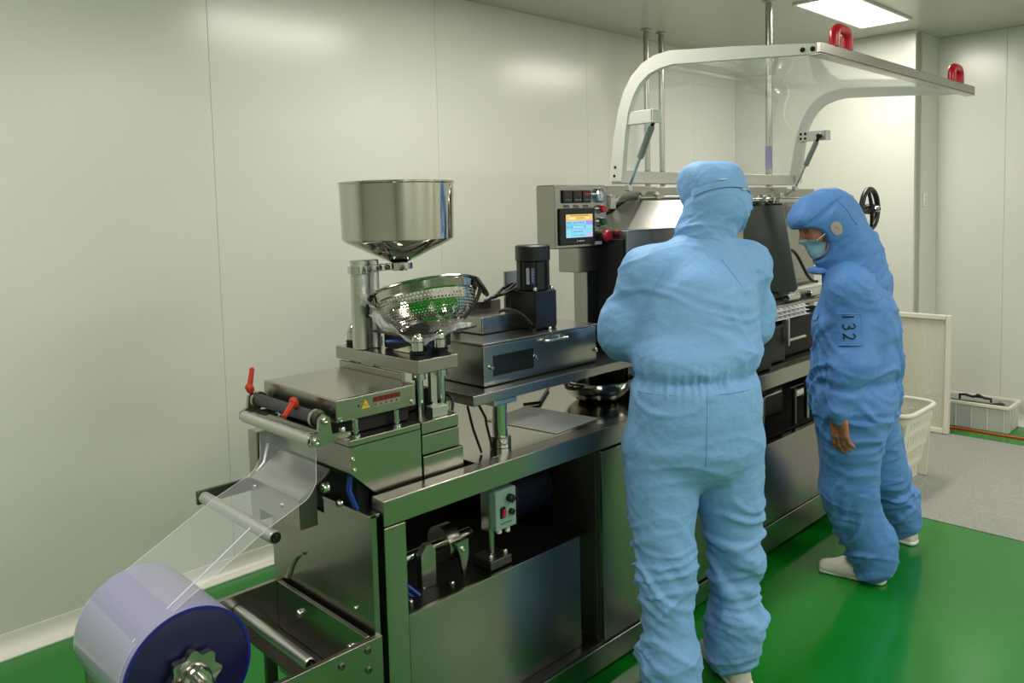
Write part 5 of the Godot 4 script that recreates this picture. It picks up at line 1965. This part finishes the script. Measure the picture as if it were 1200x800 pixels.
# the worker in the foreground, seen from behind, working at the sealing press
func person_at_press() -> void:
	var t := thing("person", "person in pale blue coverall and hood seen from behind, working at the machine", "person")
	var f := Vector3(0.5, 0, -0.866)
	var r := Vector3(0.866, 0, 0.5)
	var u := Vector3.UP
	var pel := Vector3(2.165, 0.86, -1.395)
	var chest := Vector3(2.255, 1.215, -1.445)
	var neck := Vector3(2.335, 1.445, -1.455)
	var head := Vector3(2.395, 1.600, -1.450)
	var shL := Vector3(2.150, 1.352, -1.540)
	var shR := Vector3(2.448, 1.356, -1.380)
	var elL := Vector3(2.082, 1.185, -1.605)
	var elR := Vector3(2.512, 1.200, -1.372)
	var wrL := Vector3(2.290, 1.115, -1.690)
	var wrR := Vector3(2.480, 1.095, -1.600)
	var hipL := Vector3(2.070, 0.80, -1.445)
	var hipR := Vector3(2.260, 0.80, -1.335)
	var knL := Vector3(2.018, 0.45, -1.408)
	var knR := Vector3(2.285, 0.45, -1.315)
	var anL := Vector3(2.000, 0.075, -1.370)
	var anR := Vector3(2.290, 0.10, -1.325)
	# the body under the clothes, head and hands
	var B := Field.new()
	B.add(pel, chest, 0.10, 0.11, 0.05, r, 1.35)
	B.add(chest, neck, 0.08, 0.05, 0.05)
	for q in [[shL, elL, wrL], [shR, elR, wrR]]:
		B.add(chest.lerp(neck, 0.6), q[0], 0.05, 0.05, 0.04)
		tapered(B, q[0], q[1], q[2], 0.048, 0.038, 0.026)
	for q in [[hipL, knL, anL], [hipR, knR, anR]]: tapered(B, q[0], q[1], q[2], 0.075, 0.052, 0.038)
	B.build(0.016)
	var hf := (f * 0.9 + Vector3(0, -0.42, 0)).normalized()
	var hu := (u - hf * hf.dot(u)).normalized()
	var hr := hf.cross(hu)
	var H := Field.new()
	head_shape(H, head - hu * 0.016, hf, hu, hr, neck)
	H.build(0.004)
	var hd := (Vector3(0.45, -0.12, -0.55)).normalized()
	var HL := Field.new()
	hand_shape(HL, wrL + hd * 0.02, hd, (Vector3(0, -1, 0) + hd * -0.12).normalized(), hd.cross(Vector3(0, -1, 0)).normalized() * -1.0, 0.55)
	HL.build(0.0035)
	var hd2 := (Vector3(-0.12, -0.12, -0.9)).normalized()
	var HR := Field.new()
	hand_shape(HR, wrR + hd2 * 0.02, hd2, (Vector3(0, -1, 0) + hd2 * -0.12).normalized(), hd2.cross(Vector3(0, -1, 0)).normalized(), 0.55)
	HR.build(0.0035)
	part("body", merge_into(B.surface(null, 1), [H.surface(null, 1), HL.surface(null, 1), HR.surface(null, 1)]), M.skin, t)
	# coverall
	var C := Field.new()
	C.add(pel + u * 0.02, chest, 0.148, 0.142, 0.06, r, 1.42)
	C.add(chest, neck - u * 0.05 - f * 0.01, 0.142, 0.075, 0.06, r, 1.35)
	C.add(chest - f * 0.045 + u * 0.06, pel - f * 0.035 + u * 0.17, 0.125, 0.135, 0.06, r, 1.45)
	C.add(pel - u * 0.02 - f * 0.02, pel + u * 0.05 - f * 0.03, 0.165, 0.15, 0.05, r, 1.36)
	C.add(neck - u * 0.06, neck + u * 0.015, 0.085, 0.072, 0.03)
	for q in [[shL, elL, wrL, -1.0], [shR, elR, wrR, 1.0]]:
		C.add(chest.lerp(neck, 0.55), q[0], 0.09, 0.080, 0.06)
		C.add(neck - u * 0.035, q[0] + u * 0.012, 0.070, 0.074, 0.07)
		tapered(C, q[0], q[1], q[2], 0.086, 0.076, 0.052, 0.05)
		C.add(q[1] + u * 0.01, q[1] - u * 0.085 + f * 0.035 - r * q[3] * 0.02, 0.070, 0.058, 0.05)
	for q in [[hipL, knL, anL], [hipR, knR, anR]]:
		tapered(C, q[0], q[1], q[2] + u * 0.0, 0.132, 0.088, 0.082, 0.022)
		C.add(q[2] + u * 0.10, q[2] + u * 0.015, 0.094, 0.092, 0.04)
	C.build(0.008)
	var nz := fold_noise(5)
	var waist_y := 1.043
	var disp := func(p: Vector3, n: Vector3) -> float:
		var d := 0.0
		if p.y < 0.80:
			var w := lerpf(0.026, 0.013, smoothstep(0.10, 0.75, p.y))
			d += folds(p, nz, w, Vector3(0.18, 0.97, 0.12).normalized())
		elif p.y < 1.55:
			d += folds(p, nz, 0.0115, Vector3(0.30, 0.85, -0.2).normalized(), 0.75)
			d += folds(p, nz, 0.016 * exp(-pow((p.y - waist_y - 0.085) / 0.06, 2.0)), Vector3(0.15, 0.95, -0.3).normalized(), 0.9)
			# blousing above the elastic waist
			d += 0.018 * exp(-pow((p.y - waist_y - 0.075) / 0.045, 2.0))
			d -= 0.016 * exp(-pow((p.y - waist_y) / 0.022, 2.0))
			var a := atan2((p - pel).dot(f), (p - pel).dot(r))
			d += 0.005 * sin(a * 46.0 + 3.0 * nz.get_noise_1d(a * 20.0)) * exp(-pow((p.y - waist_y) / 0.035, 2.0))
			# elbows
			for e in [elL, elR]:
				var k := exp(-p.distance_squared_to(e) / 0.012)
				if k > 0.02: d += folds(p, nz, 0.014 * k, (Vector3(0.1, 1, 0.1)).normalized(), 0.9)
			d += 0.012 * maxf(0.0, n.dot(-f)) * folds(p, nz, 1.0, Vector3(-0.35, 0.9, -0.2).normalized(), 0.45) * smoothstep(1.0, 1.1, p.y) * (1.0 - smoothstep(1.25, 1.4, p.y))
		return d
	var cover := part("coverall", C.surface(disp, 2), M.cloth, t)
	# waist seam and back seam as fine raised stitching
	var m := MB.new()
	var pts := []
	for k in 25:
		var a := PI + PI * (0.06 + 0.88 * k / 24.0)
		var dir := (r * cos(a) - f * -sin(a)).normalized()
		var h := C.hit(pel + u * 0.152 + dir * 0.5, -dir, 0.5)
		pts.append(h - dir * 0.004)
	m.tube(pts, 0.0022, 6)
	part("waist_seam", m, M.cloth, cover)
	var back := Vector3(-0.80, 0.0, 0.60).normalized()
	var across := Vector3.UP.cross(back).normalized()
	var lay := func(a: Vector2, b: Vector2, bow: float) -> Array:
		var line := []
		for k in 21:
			var w := k / 20.0
			var o: Vector3 = chest + across * (lerpf(a.x, b.x, w) + bow * sin(w * PI)) + u * lerpf(a.y, b.y, w)
			var h := C.hit(o + back * 0.5, -back, 0.8)
			line.append(h + back * (0.0005 + disp.call(h, back)))
		return line
	for q in [[Vector2(-0.075, 0.19), Vector2(-0.165, 0.02), -0.012], [Vector2(0.085, 0.19), Vector2(0.175, 0.02), 0.012], [Vector2(0.02, -0.20), Vector2(0.015, -0.42), 0.0]]:
		m = MB.new()
		m.tube(lay.call(q[0], q[1], q[2]), 0.0018, 6)
		part("seam", m, M.cloth, cover)
	# hood
	var G := Field.new()
	var top := head + hu * 0.022
	G.add(top - hr * 0.036 + hu * 0.030, top + hr * 0.036 + hu * 0.030, 0.078, 0.078, 0.03, hf, 1.18)
	G.add(head - hr * 0.018 - hu * 0.03, head + hr * 0.018 - hu * 0.03, 0.084, 0.084, 0.03, hf, 1.1)
	G.add(head - hf * 0.02, neck + u * 0.02, 0.092, 0.084, 0.04, hr, 1.05)
	G.add(neck + u * 0.03, neck - u * 0.025, 0.084, 0.090, 0.03, r, 1.06)
	G.carve(head + hf * 0.20 - hu * 0.02, head + hf * 0.115 - hu * 0.03, 0.065, 0.055, 0.01, hu, 1.2)
	G.add(head - hu * 0.04 - hf * 0.01, head - hu * 0.09 + hf * 0.045, 0.092, 0.066, 0.03, hr, 1.08)
	G.build(0.006)
	var nh := fold_noise(9)
	var hdisp := func(p: Vector3, n: Vector3) -> float:
		var q := (p - head)
		var y := q.dot(hu)
		var d := folds(p, nh, 0.005, (hr * 0.8 + hu * 0.5).normalized(), 1.1)
		# strap pulled round the back, gathers below it
		d -= 0.007 * exp(-pow((y + 0.008) / 0.012, 2.0))
		if y < -0.02: d += folds(p, nh, 0.011, (hu + hr * 0.25).normalized(), 1.5)
		# flat crown with two soft corners
		d += 0.010 * exp(-pow((y - 0.105) / 0.03, 2.0)) * absf(n.dot(hr))
		return d
	var hood := part("hood", G.surface(hdisp, 2), M.cloth, t)
	m = MB.new()
	var rows := []
	for i in 4:
		var L := []
		for k in 19:
			var a := lerpf(-1.15, 1.15, k / 18.0)
			var dir := (-hf * cos(a) + hr * sin(a)).normalized()
			var h := G.hit(head + hu * (-0.016 + 0.0075 * i) + dir * 0.25, -dir, 0.25)
			L.append(h + dir * 0.002)
		rows.append(L)
	m.grid(rows, 0.002)
	part("strap", m, M.cloth, hood)
	m = MB.new()
	for q in [[-0.18, 0.012], [0.42, -0.022]]:
		var dir: Vector3 = (-hf * cos(q[0]) + hr * sin(q[0])).normalized()
		var h := G.hit(head + hu * q[1] + dir * 0.25, -dir, 0.25)
		var tx := dir.cross(hu).normalized()
		m.tube([h + dir * 0.003 - tx * 0.012, h + dir * 0.004, h + dir * 0.003 + tx * 0.010], 0.0022, 6)
	part("buckle", m, M.trim, hood)
	shoe(anL + Vector3(0, -0.075, 0) - f * 0.01, Vector3(0.70, 0, -0.714), t)
	shoe(anR + Vector3(0, -0.10, 0) + f * 0.02, Vector3(0.48, 0, -0.877), t)

# the worker further off in profile, looking down at the machine
func person_beside() -> void:
	var t := thing("person", "person in darker blue coverall and hood with face mask, standing sideways, looking down", "person")
	var f := Vector3(-0.25, 0, -0.968)
	var r := Vector3(0.968, 0, -0.25)
	var u := Vector3.UP
	var pel := Vector3(3.275, 0.80, -1.325)
	var chest := Vector3(3.270, 1.080, -1.335)
	var neck := Vector3(3.280, 1.320, -1.345)
	var head := Vector3(3.205, 1.475, -1.430)
	var shL := Vector3(3.140, 1.225, -1.290)
	var shR := Vector3(3.450, 1.225, -1.345)
	var elL := Vector3(3.100, 0.955, -1.262)
	var elR := Vector3(3.540, 1.000, -1.330)
	var wrL := Vector3(3.025, 0.765, -1.285)
	var wrR := Vector3(3.620, 0.970, -1.430)
	var hipL := Vector3(3.185, 0.74, -1.305)
	var hipR := Vector3(3.380, 0.74, -1.340)
	var knL := Vector3(3.205, 0.42, -1.315)
	var knR := Vector3(3.530, 0.42, -1.320)
	var anL := Vector3(3.295, 0.085, -1.255)
	var anR := Vector3(3.790, 0.100, -1.320)
	var B := Field.new()
	B.add(pel, chest, 0.10, 0.105, 0.05, r, 1.3)
	B.add(chest, neck, 0.08, 0.05, 0.05)
	for q in [[shL, elL, wrL], [shR, elR, wrR]]:
		B.add(chest.lerp(neck, 0.6), q[0], 0.05, 0.045, 0.04)
		tapered(B, q[0], q[1], q[2], 0.045, 0.036, 0.025)
	for q in [[hipL, knL, anL], [hipR, knR, anR]]: tapered(B, q[0], q[1], q[2], 0.075, 0.052, 0.038)
	B.build(0.016)
	var hf := Vector3(-0.68, -0.34, -0.65).normalized()
	var hu := (u - hf * hf.dot(u)).normalized()
	var hr := hf.cross(hu)
	var H := Field.new()
	head_shape(H, head, hf, hu, hr, neck)
	H.build(0.004)
	var hd := Vector3(0.02, -0.96, 0.03).normalized()
	var hp := (r * 0.8 - f * 0.5).normalized()
	hp = (hp - hd * hp.dot(hd)).normalized()
	var hs := hd.cross(hp).normalized()
	if hs.dot(f) < 0.0: hs = -hs
	var HL := Field.new()
	hand_shape(HL, wrL + Vector3(0, -0.012, 0), hd, hp, hs, 0.55)
	HL.build(0.0032)
	var hd2 := Vector3(-0.25, -0.2, -0.8).normalized()
	var HR := Field.new()
	hand_shape(HR, wrR + hd2 * 0.015, hd2, (Vector3(0, -1, 0) - hd2 * 0.2).normalized(), hd2.cross(Vector3(0, -1, 0)).normalized(), 0.5)
	HR.build(0.0032)
	var body := part("body", merge_into(B.surface(null, 1), [H.surface(null, 1), HL.surface(null, 1), HR.surface(null, 1)]), M.skin, t)
	# eyebrows, lashes, hair line
	var at := func(x: float, y: float, z: float) -> Vector3: return head + hr * x + hu * y + hf * z
	var m: MB
	for s in [-1.0, 1.0]:
		m = MB.new()
		var pts := []
		for k in 7:
			var a := k / 6.0
			var h := H.hit(at.call(s * lerpf(0.014, 0.050, a), 0.034 + 0.006 * sin(a * PI), 0.14), -hf, 0.14)
			pts.append(h)
		m.tube(pts, 0.0032, 6, 0.0018)
		part("eyebrow", m, M.hair, body)
		m = MB.new()
		pts = []
		for k in 7:
			var a := k / 6.0
			var h := H.hit(at.call(s * lerpf(0.019, 0.045, a), 0.0125 - 0.002 * sin(a * PI), 0.14), -hf, 0.14)
			pts.append(h + hf * 0.0012)
		m.tube(pts, 0.0017, 6)
		part("eyelash", m, M.hair, body)
	# coverall
	var C := Field.new()
	C.add(pel, chest, 0.160, 0.150, 0.06, r, 1.25)
	C.add(chest, neck - u * 0.05, 0.140, 0.085, 0.06, r, 1.25)
	C.add(pel + f * 0.015 + u * 0.02, pel - u * 0.08, 0.160, 0.15, 0.05, r, 1.25)
	C.add(chest - f * 0.055 + u * 0.05, pel - f * 0.025 + u * 0.10, 0.115, 0.13, 0.05, r, 1.3)
	C.add(neck - u * 0.06, neck + u * 0.01, 0.088, 0.078, 0.03)
	for q in [[shL, elL, wrL], [shR, elR, wrR]]:
		C.add(chest.lerp(neck, 0.45), q[0], 0.095, 0.080, 0.06)
		C.add(neck - u * 0.03, q[0] + u * 0.005, 0.082, 0.074, 0.08)
		tapered(C, q[0], q[1], q[2], 0.080, 0.070, 0.055, 0.03)
		C.add(q[1], q[1].lerp(q[2], 0.6) , 0.072, 0.062, 0.03)
	for q in [[hipL, knL, anL], [hipR, knR, anR]]:
		tapered(C, q[0], q[1], q[2], 0.140, 0.112, 0.088, 0.035)
		C.add(q[2] + u * 0.09, q[2] + u * 0.02, 0.094, 0.092, 0.04)
	C.build(0.008)
	var nz := fold_noise(17)
	var disp := func(p: Vector3, n: Vector3) -> float:
		var d := 0.0
		if p.y < 0.72:
			d += folds(p, nz, lerpf(0.025, 0.013, smoothstep(0.10, 0.65, p.y)), Vector3(0.25, 0.90, -0.35).normalized())
		else:
			d += folds(p, nz, 0.018, Vector3(0.2, 0.85, 0.35).normalized(), 0.75)
			d += 0.010 * exp(-pow((p.y - 0.93) / 0.05, 2.0)) - 0.010 * exp(-pow((p.y - 0.855) / 0.02, 2.0))
			for e in [elL, wrL]:
				var k := exp(-p.distance_squared_to(e) / 0.010)
				if k > 0.02: d += folds(p, nz, 0.013 * k, Vector3(0.1, 1, 0.2).normalized(), 0.9)
			var k2 := exp(-p.distance_squared_to(shL + Vector3(0, -0.09, 0.06)) / 0.006)
			if k2 > 0.02: d += folds(p, nz, 0.012 * k2, Vector3(0.1, 0.5, 0.9).normalized(), 0.7)
		return d
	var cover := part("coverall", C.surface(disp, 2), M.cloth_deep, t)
	# sleeve pocket with the handwritten number
	var arm := (elL - shL).normalized()
	var mid := shL.lerp(elL, 0.56)
	var out := Vector3(-0.97, 0.0, 0.22)
	out = (out - arm * out.dot(arm)).normalized()
	var sd := arm.cross(out).normalized()
	if sd.dot(Vector3(0.4, 0, 0.9)) < 0.0: sd = -sd
	var put := func(x: float, y: float, lift: float) -> Vector3:
		var o: Vector3 = mid + sd * x - arm * y
		var h := C.hit(o + out * 0.25, -out, 0.25)
		return h + out * (lift + disp.call(h, out))
	m = MB.new()
	var rows := []
	for i in 15:
		var L := []
		for j in 11: L.append(put.call(lerpf(-0.046, 0.046, j / 10.0), lerpf(-0.062, 0.062, i / 14.0), 0.005))
		rows.append(L)
	m.grid(rows, 0.003)
	var pk := part("sleeve_pocket", m, M.cloth_deep, cover)
	m = MB.new()
	var edge := []
	for q in [[-0.044, 0.060], [0.044, 0.060], [0.044, -0.060], [-0.044, -0.060], [-0.044, 0.060]]:
		if edge.size():
			var last: Array = edge[edge.size() - 1]
			for k in range(1, 7): edge.append([lerpf(last[0], q[0], k / 6.0), lerpf(last[1], q[1], k / 6.0)])
		else: edge.append(q)
	var ep := []
	for q in edge: ep.append(put.call(q[0], q[1], 0.0055))
	m.tube(ep, 0.0018, 5)
	m.tube([put.call(-0.044, 0.036, 0.004), put.call(-0.015, 0.036, 0.0045), put.call(0.015, 0.036, 0.0045), put.call(0.044, 0.036, 0.004)], 0.0013, 5)
	part("stitching", m, M.cloth_deep, pk)
	# digits 1 3 2 written down the sleeve, turned a quarter
	var glyphs := [
		[[[0.0, 0.0], [0.0, 0.35], [0.02, 0.7], [0.0, 1.0]]],
		[[[0.05, 0.85], [0.35, 1.0], [0.6, 0.85], [0.55, 0.6], [0.3, 0.52], [0.6, 0.45], [0.68, 0.2], [0.4, 0.0], [0.05, 0.1]]],
		[[[0.05, 0.8], [0.3, 1.0], [0.58, 0.85], [0.5, 0.5], [0.2, 0.2], [0.0, 0.0], [0.35, 0.08], [0.7, 0.0]]]]
	var offs := [-0.050, -0.026, 0.014]
	for g in 3:
		m = MB.new()
		for stroke in glyphs[g]:
			var q := []
			for s in stroke.size() - 1:
				for k in 4:
					var a: Array = stroke[s]
					var b: Array = stroke[s + 1]
					var x: float = lerpf(a[0], b[0], k / 4.0) * 0.036
					var y: float = lerpf(a[1], b[1], k / 4.0) * 0.046
					q.append(put.call(y - 0.022, -(offs[g] + x), 0.0060))
			m.tube(q, 0.0027, 6)
		part("digit", m, M.ink, pk)
	# small chest label at the front edge
	m = MB.new()
	rows = []
	var fd := (f * 0.75 - r * 0.66).normalized()
	for i in 4:
		var L := []
		for j in 5:
			var side := fd.cross(u)
			var o := chest + u * (0.02 + 0.008 * i) + side * lerpf(-0.02, 0.02, j / 4.0)
			var h := C.hit(o + fd * 0.4, -fd, 0.4)
			L.append(h + fd * (0.003 + disp.call(h, fd)))
		rows.append(L)
	m.grid(rows, 0.001)
	part("chest_label", m, mat(Color(0.42, 0.60, 0.85), 0.7), cover)
	# hood
	var G := Field.new()
	G.add(at.call(0, 0.045, -0.035), at.call(0, 0.050, 0.030), 0.108, 0.098, 0.03, hr, 0.95)
	G.add(at.call(0, 0.0, -0.03), at.call(0, -0.04, -0.01), 0.105, 0.100, 0.03, hr, 0.98)
	G.add(at.call(-0.05, 0.066, 0.088), at.call(0.05, 0.066, 0.088), 0.025, 0.025, 0.035)
	G.add(head - hf * 0.045, neck - f * 0.02 + u * 0.01, 0.105, 0.105, 0.05)
	G.add(neck + u * 0.02, neck - u * 0.06 - f * 0.02, 0.108, 0.128, 0.04, r, 1.12)
	G.add(at.call(0, -0.11, 0.03), neck - u * 0.02 + f * 0.04, 0.066, 0.085, 0.04, hr, 1.1)
	G.carve(at.call(-0.12, -0.042, 0.098), at.call(0.12, -0.042, 0.098), 0.066, 0.066, 0.012, hu, 1.1)
	G.build(0.006)
	var nh := fold_noise(23)
	var hdisp := func(p: Vector3, n: Vector3) -> float:
		var q := p - head
		var d := folds(p, nh, 0.005, (hu * 0.6 + hf * 0.8).normalized(), 1.0)
		var y := q.dot(hu)
		var z := q.dot(hf)
		# gathered band above the brim and pull towards the ear
		d -= 0.006 * exp(-pow((y - 0.055 - 0.35 * (0.06 - z)) / 0.010, 2.0)) * smoothstep(-0.08, 0.0, z)
		if y < -0.05: d += folds(p, nh, 0.009, (hu + hf * 0.3).normalized(), 1.2)
		return d
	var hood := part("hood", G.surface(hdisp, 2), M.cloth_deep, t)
	m = MB.new()
	rows = []
	for i in 7:
		var L := []
		for k in 17:
			var a := TAU * k / 16.0
			var rr := 0.021 * i / 6.0
			var o: Vector3 = at.call(-0.25, 0.0 + sin(a) * rr * 1.15 - (0.008 if sin(a) < -0.5 else 0.0) * i / 6.0, -0.004 + cos(a) * rr)
			var h := G.hit(o, hr, 0.3)
			L.append(h - hr * (0.0035 + hdisp.call(h, -hr)))
		rows.append(L)
	m.grid(rows, 0.0015)
	part("ear_patch", m, mat(Color(0.70, 0.64, 0.62), 0.8), hood).set_meta("label", "pale mesh patch over the ear")
	# stitched seam from the brim over the ear to the back
	var seam := func(a: Array, b: Array, bow: float) -> Array:
		var line := []
		for k in 13:
			var w := k / 12.0
			var o: Vector3 = at.call(-0.26, lerpf(a[0], b[0], w) + bow * sin(w * PI), lerpf(a[1], b[1], w))
			var h := G.hit(o, hr, 0.32)
			line.append(h - hr * (0.0006 + hdisp.call(h, -hr)))
		return line
	for q in [[[0.062, 0.075], [0.105, -0.075], 0.006], [[0.10, -0.055], [-0.02, -0.085], -0.006]]:
		m = MB.new()
		m.tube(seam.call(q[0], q[1], q[2]), 0.0016, 6)
		part("seam", m, M.cloth_deep, hood)
	# collar flap under the chin
	m = MB.new()
	var cb: Vector3 = at.call(0, -0.158, 0.085)
	m.box(cb, Vector3(0.10, 0.028, 0.055), 0.010, Basis(hr, u, hr.cross(u)).orthonormalized())
	part("collar_flap", m, M.cloth_deep, hood)
	# face mask: cheek to cheek, bridge of the nose to under the chin
	m = MB.new()
	rows = []
	var mf := (hf * 0.97 - hu * 0.10).normalized()
	for i in 17:
		var L := []
		var v := i / 16.0
		var y := lerpf(-0.012, -0.112, v)
		for j in 21:
			var x := lerpf(-1.0, 1.0, j / 20.0)
			var wide := 0.066 - 0.012 * v
			var yy := y - 0.012 * absf(x) * (1.0 - v) + 0.016 * absf(x) * v
			var o: Vector3 = at.call(x * wide, yy, 0.20)
			var h := H.hit(o, -hf, 0.22)
			# keep the cloth clear of the hollows
			var z := (h - head).dot(hf)
			var smooth_z := 0.112 * (1.0 - 0.62 * x * x) - 0.022 * v * v
			z = maxf(z + 0.004, smooth_z - 0.012) + 0.0012 * sin(v * PI * 8.0) * (1.0 - x * x)
			L.append(at.call(x * wide, yy, z))
		rows.append(L)
	for pass_no in 3:
		var sm := []
		for i in 17:
			var L := []
			for j in 21:
				var a: Vector3 = rows[maxi(i - 1, 0)][j] + rows[mini(i + 1, 16)][j] + rows[i][maxi(j - 1, 0)] + rows[i][mini(j + 1, 20)]
				var av := a * 0.25
				var here: Vector3 = rows[i][j]
				L.append(here + hf * maxf((av - here).dot(hf), -0.0015))
			sm.append(L)
		rows = sm
	m.grid(rows, 0.0015)
	var mk := part("face_mask", m, M.mask, t)
	for s in [-1.0, 1.0]:
		m = MB.new()
		var e: Vector3 = rows[1][0 if s < 0 else 20]
		var e2: Vector3 = rows[14][0 if s < 0 else 20]
		var ear: Vector3 = at.call(s * 0.086, 0.012, -0.012)
		m.tube([e, e.lerp(ear, 0.35) + hr * s * 0.012, e.lerp(ear, 0.7) + hr * s * 0.006, ear, e2.lerp(ear, 0.6) + hr * s * 0.008, e2], 0.0018, 6)
		part("ear_loop", m, M.trim, mk)
	shoe(anL + Vector3(0, -0.085, 0) + Vector3(-0.1, 0, -0.97) * 0.045, Vector3(-0.22, 0, -0.975), t)
	shoe(anR + Vector3(0, -0.10, 0) + Vector3(0.05, 0, -0.97) * 0.02, Vector3(0.05, 0, -0.998), t)
